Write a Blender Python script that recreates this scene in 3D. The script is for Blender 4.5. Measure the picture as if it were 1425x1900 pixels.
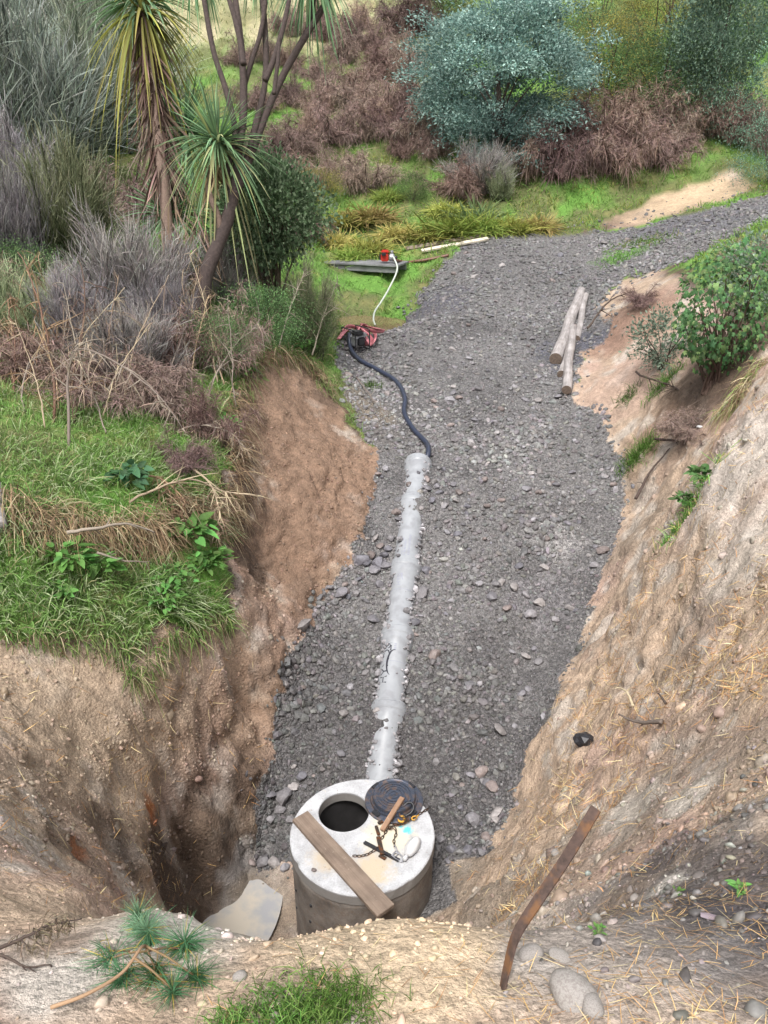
import bpy, bmesh, math, random
import numpy as np
from mathutils import Vector, Matrix
from mathutils.bvhtree import BVHTree

for o in list(bpy.data.objects):
    bpy.data.objects.remove(o)
scene = bpy.context.scene
C = scene.collection
R = math.radians
PI = math.pi

# ------------------------------------------------------------------ camera
CAM = np.array([0.0, 0.0, 6.03])
PITCH = R(25.5)
FOC = 1435.0                       # focal length in pixels of a 1425 x 1900 picture
cam_d = bpy.data.cameras.new('camera')
cam = bpy.data.objects.new('camera', cam_d)
C.objects.link(cam)
cam.location = CAM
cam.rotation_euler = (PI / 2 - PITCH, 0, 0)
cam_d.sensor_fit = 'VERTICAL'
cam_d.sensor_height = 24.0
cam_d.sensor_width = 18.0
cam_d.lens = 24.0 * FOC / 1900.0
cam_d.clip_start = 0.05
cam_d.clip_end = 2000
scene.camera = cam

# ------------------------------------------------------------------ world, sun, exposure (overcast)
SUN_EL, SUN_AZ = R(62), R(200)
world = bpy.data.worlds.new('World')
scene.world = world
world.use_nodes = True
nt = world.node_tree
nt.nodes.clear()
sky = nt.nodes.new('ShaderNodeTexSky')
sky.sky_type = 'NISHITA'
sky.sun_disc = False
sky.sun_elevation = SUN_EL
sky.sun_rotation = SUN_AZ
sky.dust_density = 4.0
sky.air_density = 1.0
hs = nt.nodes.new('ShaderNodeHueSaturation')
hs.inputs['Saturation'].default_value = 0.30      # a cloud layer: nearly white sky
bg = nt.nodes.new('ShaderNodeBackground')
bg.inputs['Strength'].default_value = 0.115
wo = nt.nodes.new('ShaderNodeOutputWorld')
nt.links.new(sky.outputs[0], hs.inputs['Color'])
nt.links.new(hs.outputs[0], bg.inputs['Color'])
nt.links.new(bg.outputs[0], wo.inputs['Surface'])

sun_d = bpy.data.lights.new('sun', 'SUN')
sun_d.energy = 1.5
sun_d.angle = R(16)
sun_d.color = (1.0, 0.975, 0.94)
sun = bpy.data.objects.new('sun', sun_d)
C.objects.link(sun)
sd = Vector((math.sin(SUN_AZ) * math.cos(SUN_EL), math.cos(SUN_AZ) * math.cos(SUN_EL), math.sin(SUN_EL)))
sun.rotation_euler = sd.to_track_quat('Z', 'Y').to_euler()

scene.view_settings.view_transform = 'Standard'
scene.view_settings.look = 'None'
scene.view_settings.exposure = 1.25
scene.view_settings.gamma = 1.0
scene.view_settings.use_curve_mapping = False

scene.cycles.max_bounces = 6
scene.cycles.diffuse_bounces = 3
scene.cycles.glossy_bounces = 2
scene.cycles.transmission_bounces = 3
scene.cycles.transparent_max_bounces = 6
scene.cycles.use_adaptive_sampling = True
scene.cycles.adaptive_threshold = 0.02
scene.cycles.caustics_reflective = False
scene.cycles.caustics_refractive = False

# ------------------------------------------------------------------ small maths
rng = np.random.default_rng(7)
random.seed(7)

def lin(r, g, b):
    f = lambda c: (c / 12.92 if c <= 0.04045 else ((c + 0.055) / 1.055) ** 2.4)
    return np.array([f(r / 255), f(g / 255), f(b / 255)])

cp, sp = math.cos(PITCH), math.sin(PITCH)

def ray(u, v):
    a = (u - 712.5) / FOC
    b = (950.0 - v) / FOC
    return np.array([a, cp + sp * b, -sp + cp * b])

def pt(u, v, t):
    return CAM + t * ray(u, v)

def project(P):
    P = np.asarray(P, float) - CAM
    d = P[..., 1] * cp - P[..., 2] * sp
    up = P[..., 1] * sp + P[..., 2] * cp
    return 712.5 + FOC * P[..., 0] / d, 950 - FOC * up / d, d

_perm = np.random.default_rng(3).integers(0, 2 ** 31, 4096).astype(np.int64)

def _h(ix, iy, iz):
    n = (ix * 73856093) ^ (iy * 19349663) ^ (iz * 83492791)
    return (_perm[n & 4095] >> 7 & 0xffff) / 32768.0 - 1.0

def vnoise(P, scale=1.0, seed=0):
    """smooth value noise, about -1..1"""
    Q = np.asarray(P, float) * scale + seed * 17.31
    if Q.shape[-1] == 2:
        Q = np.concatenate([Q, np.full(Q.shape[:-1] + (1,), 0.37 + seed)], -1)
    F = np.floor(Q).astype(np.int64)
    f = Q - F
    w = f * f * f * (f * (f * 6 - 15) + 10)
    x, y, z = F[..., 0], F[..., 1], F[..., 2]
    wx, wy, wz = w[..., 0], w[..., 1], w[..., 2]
    def L(a, b, k): return a + (b - a) * k
    a = L(L(_h(x, y, z), _h(x + 1, y, z), wx), L(_h(x, y + 1, z), _h(x + 1, y + 1, z), wx), wy)
    b = L(L(_h(x, y, z + 1), _h(x + 1, y, z + 1), wx), L(_h(x, y + 1, z + 1), _h(x + 1, y + 1, z + 1), wx), wy)
    return L(a, b, wz)

def fbm(P, scale=1.0, oct=4, seed=0, gain=0.5):
    s, a, tot = 0, 1.0, 0
    for i in range(oct):
        s = s + a * vnoise(P, scale * 2.03 ** i, seed + i * 3)
        tot += a
        a *= gain
    return s / tot

def worley(P, scale, seed=0):
    """distances to the nearest and second nearest cell point"""
    Q = np.asarray(P, float) * scale + seed * 7.7
    F = np.floor(Q).astype(np.int64)
    d1 = np.full(len(Q), 9.0); d2 = np.full(len(Q), 9.0)
    for i in (-1, 0, 1):
        for j in (-1, 0, 1):
            for k in (-1, 0, 1):
                x, y, z = F[:, 0] + i, F[:, 1] + j, F[:, 2] + k
                d = np.sqrt((x + 0.5 + 0.45 * _h(x, y, z + 77) - Q[:, 0]) ** 2 + (y + 0.5 + 0.45 * _h(x + 31, y, z) - Q[:, 1]) ** 2 + (z + 0.5 + 0.45 * _h(x, y + 59, z) - Q[:, 2]) ** 2)
                d2 = np.minimum(d2, np.maximum(d1, d)); d1 = np.minimum(d1, d)
    return d1, d2

def smooth(x, a, b):
    k = np.clip((x - a) / (b - a), 0, 1)
    return k * k * (3 - 2 * k)

# ------------------------------------------------------------------ objects and tags
def tag(o, label=None, cat=None, group=None, kind=None):
    if label: o['label'] = label
    if cat: o['category'] = cat
    if group: o['group'] = group
    if kind: o['kind'] = kind
    return o

def empty(name, loc=(0, 0, 0), rz=0.0):
    o = bpy.data.objects.new(name, None)
    C.objects.link(o)
    o.location = loc
    o.rotation_euler = (0, 0, rz)
    o.empty_display_size = 0.2
    return o

def link(name, me, parent=None):
    o = bpy.data.objects.new(name, me)
    C.objects.link(o)
    if parent is not None:
        o.parent = parent
    return o

def np_mesh(name, V, F, mat=None, col=None, smooth_shade=False, extra=None):
    """V (n,3); F int array (m,3) or (m,4), or list of such arrays; col (n,3)"""
    me = bpy.data.meshes.new(name)
    V = np.asarray(V, np.float32)
    Fs = F if isinstance(F, list) else [F]
    Fs = [np.asarray(f, np.int32) for f in Fs if len(f)]
    nl = sum(f.size for f in Fs)
    npoly = sum(len(f) for f in Fs)
    me.vertices.add(len(V))
    me.vertices.foreach_set('co', V.ravel())
    me.loops.add(nl)
    me.loops.foreach_set('vertex_index', np.concatenate([f.ravel() for f in Fs]))
    me.polygons.add(npoly)
    tot = np.concatenate([np.full(len(f), f.shape[1], np.int32) for f in Fs])
    st = np.concatenate([[0], np.cumsum(tot)[:-1]]).astype(np.int32)
    me.polygons.foreach_set('loop_start', st)
    me.polygons.foreach_set('loop_total', tot)
    me.polygons.foreach_set('use_smooth', np.full(npoly, smooth_shade))
    if col is not None:
        a = me.attributes.new('Col', 'FLOAT_COLOR', 'POINT')
        c4 = np.ones((len(V), 4), np.float32)
        c4[:, :3] = col
        a.data.foreach_set('color', c4.ravel())
    for k, arr in (extra or {}).items():
        a = me.attributes.new(k, 'FLOAT', 'POINT')
        a.data.foreach_set('value', np.asarray(arr, np.float32))
    me.update(calc_edges=True)
    if mat is not None:
        me.materials.append(mat)
    return me

# ------------------------------------------------------------------ materials
def new_mat(name):
    m = bpy.data.materials.new(name)
    m.use_nodes = True
    n = m.node_tree
    n.nodes.clear()
    out = n.nodes.new('ShaderNodeOutputMaterial')
    b = n.nodes.new('ShaderNodeBsdfPrincipled')
    n.links.new(b.outputs[0], out.inputs['Surface'])
    return m, n, b, out

def nd(n, t, **kw):
    x = n.nodes.new(t)
    for k, v in kw.items():
        if k in x.inputs:
            x.inputs[k].default_value = v
        else:
            setattr(x, k, v)
    return x

def noise_node(n, scale, detail=4, rough=0.55, vec=None):
    x = nd(n, 'ShaderNodeTexNoise', Scale=scale, Detail=detail, Roughness=rough)
    if vec is not None:
        n.links.new(vec, x.inputs['Vector'])
    return x

def mathn(n, op, a, b=None, c=None):
    x = n.nodes.new('ShaderNodeMath')
    x.operation = op
    for i, s in enumerate((a, b, c)):
        if s is None: continue
        if isinstance(s, (int, float)): x.inputs[i].default_value = s
        else: n.links.new(s, x.inputs[i])
    return x.outputs[0]

def mixc(n, fac, a, b, mode='MIX'):
    x = n.nodes.new('ShaderNodeMix')
    x.data_type = 'RGBA'
    x.blend_type = mode
    def put(s, i):
        if isinstance(s, (tuple, list, np.ndarray)): x.inputs[i].default_value = (*[float(q) for q in s[:3]], 1)
        elif isinstance(s, (int, float)): x.inputs[i].default_value = s
        else: n.links.new(s, x.inputs[i])
    put(fac, 0); put(a, 6); put(b, 7)
    return x.outputs[2]

def maprange(n, s, a, b, c, d):
    x = n.nodes.new('ShaderNodeMapRange')
    n.links.new(s, x.inputs[0])
    for i, q in enumerate((a, b, c, d)):
        x.inputs[i + 1].default_value = q
    return x.outputs[0]

def bump(n, bsdf, height, strength=0.5, dist=0.02):
    x = nd(n, 'ShaderNodeBump', Strength=strength, Distance=dist)
    n.links.new(height, x.inputs['Height'])
    n.links.new(x.outputs[0], bsdf.inputs['Normal'])
    return x

def simple_mat(name, col, rough=0.7, nscale=20, var=0.3, bstr=0.3, bdist=0.005, metal=0.0, col2=None, spec=None, nscale2=3):
    """one colour broken up by two noises, with fine relief"""
    m, n, b, out = new_mat(name)
    tc = n.nodes.new('ShaderNodeTexCoord')
    v = tc.outputs['Object']
    n1 = noise_node(n, nscale, 6, 0.6, v)
    n2 = noise_node(n, nscale2, 3, 0.5, v)
    c1 = tuple(np.array(col) * (1 - var))
    c2 = tuple(np.array(col) * (1 + var))
    k = maprange(n, n1.outputs[0], 0.3, 0.7, 0, 1)
    c = mixc(n, k, c1, c2)
    if col2 is not None:
        k2 = maprange(n, n2.outputs[0], 0.47, 0.62, 0, 1)
        c = mixc(n, k2, c, col2)
    n.links.new(c, b.inputs['Base Color'])
    b.inputs['Roughness'].default_value = rough
    b.inputs['Metallic'].default_value = metal
    if spec is not None: b.inputs['Specular IOR Level'].default_value = spec
    bump(n, b, n1.outputs[0], bstr, bdist)
    return m

def plant_mat(name, transl=0.3, rough=0.55, sat=1.0, val=1.0, rnd=0.34):
    """colour from the plant's own Col attribute, varied per copy; leaves let some light through"""
    m, n, b, out = new_mat(name)
    at = nd(n, 'ShaderNodeAttribute', attribute_name='Col')
    oi = n.nodes.new('ShaderNodeObjectInfo')
    h = n.nodes.new('ShaderNodeHueSaturation')
    h.inputs['Saturation'].default_value = sat
    n.links.new(maprange(n, oi.outputs['Random'], 0, 1, val * (1 - rnd), val * (1 + rnd)), h.inputs['Value'])
    n.links.new(maprange(n, oi.outputs['Random'], 0, 1, 0.483, 0.515), h.inputs['Hue'])
    n.links.new(at.outputs['Color'], h.inputs['Color'])
    n.links.new(h.outputs[0], b.inputs['Base Color'])
    b.inputs['Roughness'].default_value = rough
    b.inputs['Specular IOR Level'].default_value = 0.18
    if transl > 0:
        t = n.nodes.new('ShaderNodeBsdfTranslucent')
        n.links.new(h.outputs[0], t.inputs['Color'])
        mx = n.nodes.new('ShaderNodeMixShader')
        mx.inputs[0].default_value = transl
        n.links.new(b.outputs[0], mx.inputs[1])
        n.links.new(t.outputs[0], mx.inputs[2])
        n.links.new(mx.outputs[0], out.inputs['Surface'])
    return m

# ================================================================== TERRAIN
def zg(Y):
    """level of the gravel fill along the trench"""
    Y = np.asarray(Y, float)
    z1 = -0.46 + 0.394 * (Y - 6.78)
    z2 = 1.44 + 0.168 * (Y - 11.6)
    k = smooth(Y, 10.6, 12.6)
    z = z1 * (1 - k) + z2 * k
    return np.maximum(z, -0.55 + 0.03 * (Y - 5))

def at_g(u, v):
    r = ray(u, v)
    lo, hi = 2.0, 60.0
    for _ in range(50):
        m = 0.5 * (lo + hi)
        if 6.03 + m * r[2] > zg(m * r[1]): lo = m
        else: hi = m
    return CAM + lo * r

UVT = [
 # foreground bank, right to left, and its broken lip
 (1425,1900,1.75),(1100,1900,1.78),(712,1900,1.8),(350,1900,1.8),(0,1900,1.8),
 (1425,1780,2.0),(1150,1780,2.02),(930,1830,1.95),(712,1790,2.02),(560,1800,2.0),(300,1800,2.02),(0,1780,2.05),
 (1425,1650,2.4),(1200,1690,2.35),(1050,1720,2.25),(930,1732,2.22),(840,1722,2.25),(760,1712,2.25),(690,1722,2.2),
 (620,1742,2.15),(560,1758,2.12),(480,1752,2.14),(400,1750,2.16),(330,1706,2.35),(280,1676,2.55),
 (180,1645,2.85),(100,1620,3.0),(0,1640,2.7),(100,1720,2.3),(220,1740,2.2),(0,1560,3.3),
 # right bank
 (1425,1500,3.1),(1300,1560,3.2),(1200,1600,3.5),(1100,1620,4.2),(1000,1650,4.7),(930,1690,4.3),
 (1425,1350,4.3),(1300,1400,5.0),(1200,1450,5.5),(1100,1500,6.0),(1020,1550,6.5),(980,1600,6.3),(900,1650,6.3),(850,1690,6.0),
 (1425,1200,5.2),(1300,1250,5.9),(1200,1280,6.9),(1120,1300,7.9),(1050,1420,7.6),
 (1425,1050,6.1),(1330,1080,6.7),(1220,1120,7.8),(1150,1150,8.9),
 (1425,900,7.1),(1350,930,7.5),(1280,980,8.1),(1200,1060,8.9),
 (1425,760,8.0),(1370,800,8.3),(1310,860,8.8),(1240,980,9.2),(1425,690,8.6),
 # the gully behind its crest and the bank with the leafy bush
 (1310,800,10.6),(1280,830,10.9),(1240,880,11.2),(1200,940,11.4),(1180,1000,10.9),
 (1400,640,10.9),(1340,730,11.0),(1250,760,11.8),(1190,830,12.1),(1170,760,13.0),
 (1400,560,12.4),(1300,620,12.6),(1220,660,13.4),(1160,680,14.5),(1130,640,15.7),(1190,560,15.6),(1240,500,17.0),(1140,530,18.2),
 (1330,480,15.5),(1425,430,17.0),(1160,480,20.0),(1250,450,19.5),
 # left clay face
 (0,1500,4.2),(100,1560,4.5),(200,1590,5.3),(280,1620,6.4),
 (0,1400,5.1),(100,1450,5.6),(200,1480,6.4),(300,1540,7.2),(380,1520,7.9),(430,1500,8.35),
 (0,1300,6.1),(100,1320,6.4),(200,1320,6.9),(300,1380,7.45),(400,1380,8.2),(450,1330,8.9),
 (0,1200,6.6),(100,1195,6.9),(200,1210,7.25),(300,1240,7.6),(400,1180,8.3),(470,1220,9.0),(500,1150,9.5),
 (0,1110,7.0),(120,1100,7.35),(250,1100,7.8),(360,1110,8.3),(410,1060,8.9),
 (0,1010,7.35),(120,1030,7.6),(250,1030,8.2),(350,1000,8.9),(430,1010,9.5),
 (0,945,7.3),(120,985,7.5),(250,960,8.5),(350,930,9.3),(420,880,10.0),
 (0,860,8.1),(120,880,8.4),(250,860,9.3),(380,820,10.3),(0,760,9.6),(150,760,9.9),(300,740,10.7),(430,740,11.3),
 (0,620,12.5),(200,620,12.8),(400,640,12.6),
 # brown face below the leaning tree
 (445,860,10.6),(440,950,10.1),(450,1040,9.8),(480,1080,9.9),(520,1110,10.0),(560,1090,10.25),(590,1040,10.55),
 (470,700,12.2),(500,665,13.0),(540,665,13.6),(580,680,14.1),(600,720,13.9),(640,760,13.6),
 (480,800,11.3),(540,780,12.0),(600,800,12.5),(650,840,12.3),(500,920,10.8),(560,900,11.1),(620,920,11.5),(670,900,11.8),
 (530,1010,10.5),(600,990,10.9),(655,980,11.15),(480,1000,10.2),
 # left plateau, hidden by scrub
 (300,560,14.5),(450,560,15.5),(550,600,15.5),(100,450,18.0),(300,440,20.0),(500,460,20.0),(590,560,17.5),(600,640,15.5),(560,520,18.5),
 (0,300,24.0),(250,300,26.0),(450,320,26.0),(0,150,32.0),(250,150,35.0),(0,0,41.0),(250,0,44.0),(430,0,45.0),(450,150,36.5),
 # stream hollow and the far grass
 (640,590,18.9),(700,590,18.6),(650,620,17.6),(620,600,18.3),(740,570,19.2),(680,610,17.8),
 (640,555,20.0),(700,545,20.3),(760,530,20.6),(800,510,21.0),(640,505,21.4),(700,500,21.6),(770,490,21.8),
 (620,470,22.8),(720,465,23.0),(850,440,23.6),(620,400,25.0),(720,390,25.4),(850,380,25.6),(960,400,24.6),
 (600,320,28.5),(720,300,29.5),(850,290,29.0),(600,220,33.0),(720,200,34.0),(850,200,33.0),
 (600,120,38.0),(720,100,39.0),(850,100,38.0),(600,0,46.0),(720,0,46.0),(850,0,45.0),
 (1050,420,24.2),(1120,410,24.0),(1200,380,24.6),(1280,345,25.2),(1360,312,25.8),(1425,345,24.8),(1425,290,27.0),(1390,330,25.3),
 (1000,350,26.2),(1100,340,26.4),(1200,320,26.8),(1300,290,27.2),(1000,260,29.5),(1150,240,29.8),(1300,230,29.8),(1425,220,30.0),
 (1000,130,35.0),(1200,120,35.0),(1425,100,35.5),(1000,0,43.0),(1200,0,42.0),(1425,0,42.0),
 # the track climbing to the right
 (1140,440,22.3),(1250,420,22.0),(1330,395,22.3),(1425,372,22.4),(1300,430,21.0),(1425,400,20.3),(1200,450,21.0),
]
XYZ = [
 # pit floor round the chamber and the hidden wall under the lip
 (-0.2,1.75,3.2),(-0.2,2.1,2.6),(-0.8,1.8,3.1),(-0.8,2.2,2.4),(0.35,1.8,3.2),(0.4,2.3,2.4),(-0.2,2.6,1.7),(-0.2,2.85,0.8),(-0.2,3.2,-0.5),(-0.2,3.7,-1.1),(-0.8,2.7,1.7),(-0.9,3.1,0.2),(-1.0,3.6,-1.0),(-1.3,3.5,0.6),(-1.3,4.0,-0.9),(0.35,3.0,1.3),(0.5,3.5,0.4),(0.3,3.95,-0.4),
 (-0.2,4.4,-1.15),(-1.2,4.6,-1.25),(-1.5,5.3,-1.3),(-1.55,5.9,-1.2),(-1.15,5.2,-1.2),(-1.1,5.9,-1.05),(-1.25,6.4,-0.8),(-1.9,5.2,-1.25),(-1.75,4.5,-0.8),
 (-0.8,6.5,-0.62),(-0.2,5.4,-0.9),(0.2,4.6,-0.6),(0.75,5.0,-0.4),(0.7,4.6,-0.15),(0.8,5.6,-0.55),(0.5,6.3,-0.53),
 (-1.62,6.1,-0.9),(-2.0,5.6,-1.0),
 # around and behind the camera, and the far country
 (0,0,4.4),(3,0,4.6),(-3,0,4.5),(0,-6,4.6),(-8,-6,5.2),(8,-6,5.2),(5,2,4.7),(9,5,5.6),(-6,2,4.6),(-9,6,4.8),(14,10,6.5),(-14,14,6.0),
 (0,-14,5),(20,-14,7),(-20,-14,7),(25,15,9),(-25,20,10),(30,45,19),(-32,48,20),(0,80,32),(40,80,34),(-40,80,34),(0,140,52),(80,140,56),(-80,140,56),
 (80,20,24),(-80,20,24),(80,-14,18),(-80,-14,18),(60,70,28),(-60,70,28),
]
GPX = [(880,1560),(840,1480),(900,1450),(980,1350),(900,1350),(800,1350),(620,1420),(560,1380),(520,1400),(560,1280),(640,1300),
 (800,1250),(900,1250),(1000,1250),(1060,1220),(620,1180),(600,1120),(800,1120),(950,1120),(1080,1120),(660,1060),(690,1000),
 (850,1000),(1000,1000),(1120,1010),(700,930),(850,900),(1000,900),(1130,900),(720,850),(850,800),(1000,800),(1130,830),(690,780),
 (740,720),(860,720),(1000,720),(1090,760),(740,660),(860,640),(980,620),(1070,650),(1100,580),(900,560),(1000,540),(1090,520),
 (860,500),(950,480),(1050,470),(1110,460),(900,455),(1000,445),(780,600),(820,550),(940,1500),(900,1590)]
UVT = [(u, v, t if t <= 25 else 25 + (t - 25) * 0.52) for u, v, t in UVT]      # the hill is steep
ctl = [pt(*q) for q in UVT] + [np.array(q, float) for q in XYZ] + [at_g(*q) for q in GPX]
ctl = np.array(ctl)
for u, v, dz in ((690, 640, -0.25), (660, 690, -0.1), (650, 640, -0.3), (720, 600, -0.15)):
    p = at_g(u, v); p[2] += dz
    ctl = np.vstack([ctl, p])
cx = ctl[:, :2]
n_c = len(ctl)
D = np.sqrt(((cx[:, None] - cx[None]) ** 2).sum(-1) + 0.0004)
A = np.zeros((n_c + 3, n_c + 3))
A[:n_c, :n_c] = -D - np.eye(n_c) * 0.012 * 0
A[:n_c, :n_c] -= np.eye(n_c) * -0.03
A[:n_c, n_c] = 1
A[:n_c, n_c + 1:] = cx
A[n_c:, :n_c] = A[:n_c, n_c:].T
W = np.linalg.solve(A, np.concatenate([ctl[:, 2], np.zeros(3)]))

def H(xy):
    xy = np.asarray(xy, float)
    sh = xy.shape[:-1]
    q = xy.reshape(-1, 2)
    out = np.empty(len(q))
    for i in range(0, len(q), 20000):
        s = q[i:i + 20000]
        d = np.sqrt((s[:, 0, None] - cx[None, :, 0]) ** 2 + (s[:, 1, None] - cx[None, :, 1]) ** 2 + 0.0004)
        out[i:i + 20000] = -d @ W[:n_c] + W[n_c] + s @ W[n_c + 1:]
    return out.reshape(sh)

_ts = np.concatenate([np.arange(1.2, 14, 0.03), np.arange(14, 80, 0.08)])

def at(u, v):
    """where the line of sight through a pixel meets the smooth ground"""
    r = ray(u, v)
    P = CAM + _ts[:, None] * r
    below = P[:, 2] < H(P[:, :2])
    i = int(np.argmax(below)) if below.any() else len(_ts) - 1
    return P[i]

def grow(a, b, s0, k):
    """line positions from a to b, first step s0, growing by k"""
    out, x, s = [], a, s0
    sg = 1 if b > a else -1
    while (b - x) * sg > 0:
        out.append(x); x += sg * s; s *= k
    out.append(b)
    return out

gx = np.array(sorted(set(np.round(grow(-3.2, -95, 0.03, 1.055)[1:] + list(np.arange(-3.2, 4.0, 0.029)) + grow(4.0, 95, 0.03, 1.055), 4))))
gy = np.array(sorted(set(np.round(grow(0.9, -15, 0.03, 1.12)[1:] + list(np.arange(0.9, 3.6, 0.018)) + list(np.arange(3.6, 11.5, 0.028)) + grow(11.5, 145, 0.032, 1.023), 4))))
GX, GY = np.meshgrid(gx, gy)
nxg, nyg = len(gx), len(gy)
XY = np.stack([GX, GY], -1).reshape(-1, 2)
Z0 = H(XY)
print('terrain grid', nxg, nyg, nxg * nyg, 'ctl', n_c, 'residual', float(np.abs(H(cx) - ctl[:, 2]).max()))

# ------------------------------------------------------------------ zones of the ground (world XY outlines)
def outline(px):
    return np.array([at(u, v)[:2] for u, v in px])

def inside(poly, P):
    x, y = P[:, 0], P[:, 1]
    r = np.zeros(len(P), bool)
    n = len(poly)
    j = n - 1
    for i in range(n):
        xi, yi = poly[i]; xj, yj = poly[j]
        if yi != yj:
            c = ((yi > y) != (yj > y)) & (x < (xj - xi) * (y - yi) / (yj - yi) + xi)
            r ^= c
        j = i
    return r

GRAVEL = outline([(870,452),(960,440),(1060,436),(1130,432),(1200,420),(1270,400),(1350,383),(1425,366),(1500,350),(1500,395),(1425,412),(1330,445),(1290,480),
 (1225,500),(1170,510),(1120,540),(1112,590),(1130,610),(1085,660),(1062,735),(1120,780),(1150,840),(1152,930),(1132,1030),(1100,1090),(1075,1200),(1020,1330),
 (985,1400),(940,1520),(905,1590),(830,1600)]) 
GRAVEL = np.vstack([GRAVEL, [(0.7, 5.0), (0.1, 4.9), (-0.7, 5.5), (-1.0, 5.95)], outline([(470,1600),(468,1530),(490,1440),(503,1380),(545,1220),(600,1115),
 (650,1050),(690,975),(700,900),(690,835),(655,770),(622,700),(618,650),(640,628),(690,612),(755,575),(800,525),(825,485),(850,465)])])
CLAY = np.vstack([[(-95, 6.5), (-6, 6.0)], outline([(0,1185),(110,1190),(200,1200),(250,1255),(300,1190),(350,1165),(415,1150),(425,1000),(425,880),(436,800),(440,730),
 (462,685),(500,658),(540,660),(575,685),(605,730),(645,772),(690,850),(760,760),(1000,760),(1062,735),(1085,660),(1110,600),(1110,545),(1180,510),(1230,500),(1290,505),
 (1350,545),(1425,585)]), [(95, 9), (95, -20), (-95, -20)]])
CUT = outline([(1085,432),(1110,428),(1130,402),(1190,388),(1235,365),(1290,340),(1362,310),(1398,348),(1370,368),(1290,388),(1220,408),(1150,425)])

P0 = np.concatenate([XY, Z0[:, None]], 1)
near = np.hypot(XY[:, 0], XY[:, 1])
dist = np.linalg.norm(P0 - CAM, axis=1)
jit = np.stack([fbm(XY, 3.0, 4, 5), fbm(XY, 3.0, 4, 9)], -1) * (0.1 + 0.012 * near)[:, None]
in_g = inside(GRAVEL, XY + jit)
in_c = inside(CLAY, XY + jit * 1.5) | inside(CUT, XY + jit)
ZONE = np.where(in_g, 0, np.where(in_c, 1, 2))       # 0 gravel, 1 clay, 2 grass

# ------------------------------------------------------------------ relief, pushed out along the surface normal
def grid_normals(V):
    g = V.reshape(nyg, nxg, 3)
    dx = np.gradient(g, axis=1); dy = np.gradient(g, axis=0)
    n = np.cross(dx, dy).reshape(-1, 3)
    return n / np.linalg.norm(n, axis=1, keepdims=True)

N0 = grid_normals(P0)
steep = 1 - N0[:, 2]
sc = np.clip((dist - 1.2) / 6.0, 0.10, 1.0)
def ridged(P, s, seed, o=3):
    return 1 - 2 * np.abs(fbm(P, s, o, seed))
ROT = np.array([[0.36, 0.48, -0.8], [-0.8, 0.6, 0.0], [0.48, 0.64, 0.6]])
Pst = P0 @ ROT
w1 = np.where(ZONE == 1, 1.0, 0.0)
def blur(a, n):
    g = a.reshape(nyg, nxg)
    for _ in range(n):
        g = (g + np.roll(g, 1, 0) + np.roll(g, -1, 0) + np.roll(g, 1, 1) + np.roll(g, -1, 1)) / 5
    return g.ravel()
wc = blur(w1, 6); wg = blur(np.where(ZONE == 0, 1.0, 0.0), 4); wr = np.clip(1 - wc - wg, 0, 1)
clay_h = sc * (0.17 * fbm(Pst, 1.1, 3, 1) + 0.04 * ridged(Pst, 1.9, 4) * smooth(steep, 0.05, 0.5))
clay_h += (0.3 + 0.7 * sc) * (0.055 * fbm(P0, 3.7, 2, 11) + (0.025 + 0.04 * smooth(steep, 0.2, 0.6)) * ridged(P0 @ ROT, 4.3, 14, 1) + 0.018 * fbm(P0 @ ROT, 8.0, 1, 17))
brown = np.exp(-(((P0 - pt(575, 860, 11.5)) / np.array([1.1, 1.6, 1.3])) ** 2).sum(1))     # the shaved face is smoother
Pw = P0 @ ROT + 0.12 * np.stack([vnoise(P0, 2.5, 91), vnoise(P0, 2.5, 93), vnoise(P0, 2.5, 95)], 1)
wa1, wa2 = worley(Pw, 1.9, 1)
wb1, wb2 = worley(Pw, 4.6, 2)
wd1, wd2 = worley(Pw, 10.0, 3)
brk = 0.35 + 0.65 * smooth(steep, 0.12, 0.5)
rough_ = np.clip(0.55 + 0.9 * fbm(P0, 0.7, 2, 97), 0.1, 1.2) * np.where(P0[:, 0] > 0.6, 0.6, 1.15)
# broken blocks: flat-topped lumps with cracks between
clay_h = 0.55 * clay_h + rough_ * (sc * brk * (0.13 * (np.minimum(wa2 - wa1, 0.35) - 0.2) + 0.075 * (np.minimum(wb2 - wb1, 0.4) - 0.2)) + np.clip(sc + 0.25, 0, 1) * 0.040 * (np.minimum(wd2 - wd1, 0.45) - 0.2) - 0.03 * sc * brk * wb1)
ws1, ws2 = worley(Pw * np.array([1, 1, 1.6]), 2.6, 5)
clay_h = clay_h * (1 + 0.15 * brown) + brown * (0.07 * (np.minimum(ws2 - ws1, 0.4) - 0.2) + 0.05 * ridged(P0 @ ROT, 1.4, 99, 2) + 0.05 * (np.minimum(wb2 - wb1, 0.4) - 0.2))
grav_h = 0.05 * fbm(P0, 1.2, 3, 21) + 0.022 * fbm(P0, 5, 3, 24) + 0.012 * fbm(P0, 16, 2, 27)
gras_h = np.clip(near / 12, 0.7, 3.0) * (0.10 * fbm(P0, 0.8, 3, 31) + 0.05 * fbm(P0, 3, 3, 34))
P1 = P0 + N0 * (wc * clay_h + wg * grav_h + wr * gras_h)[:, None]
# clear a seat for the concrete chamber and keep the pipe bed
CH = np.array([-0.21, 5.43])
rr = np.hypot(P1[:, 0] - CH[0], P1[:, 1] - CH[1])
P1[rr < 0.655, 2] = -1.9
inpit = (rr < 0.78) & (rr >= 0.655)
P1[inpit, 2] = np.minimum(P1[inpit, 2], -0.5)
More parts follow.
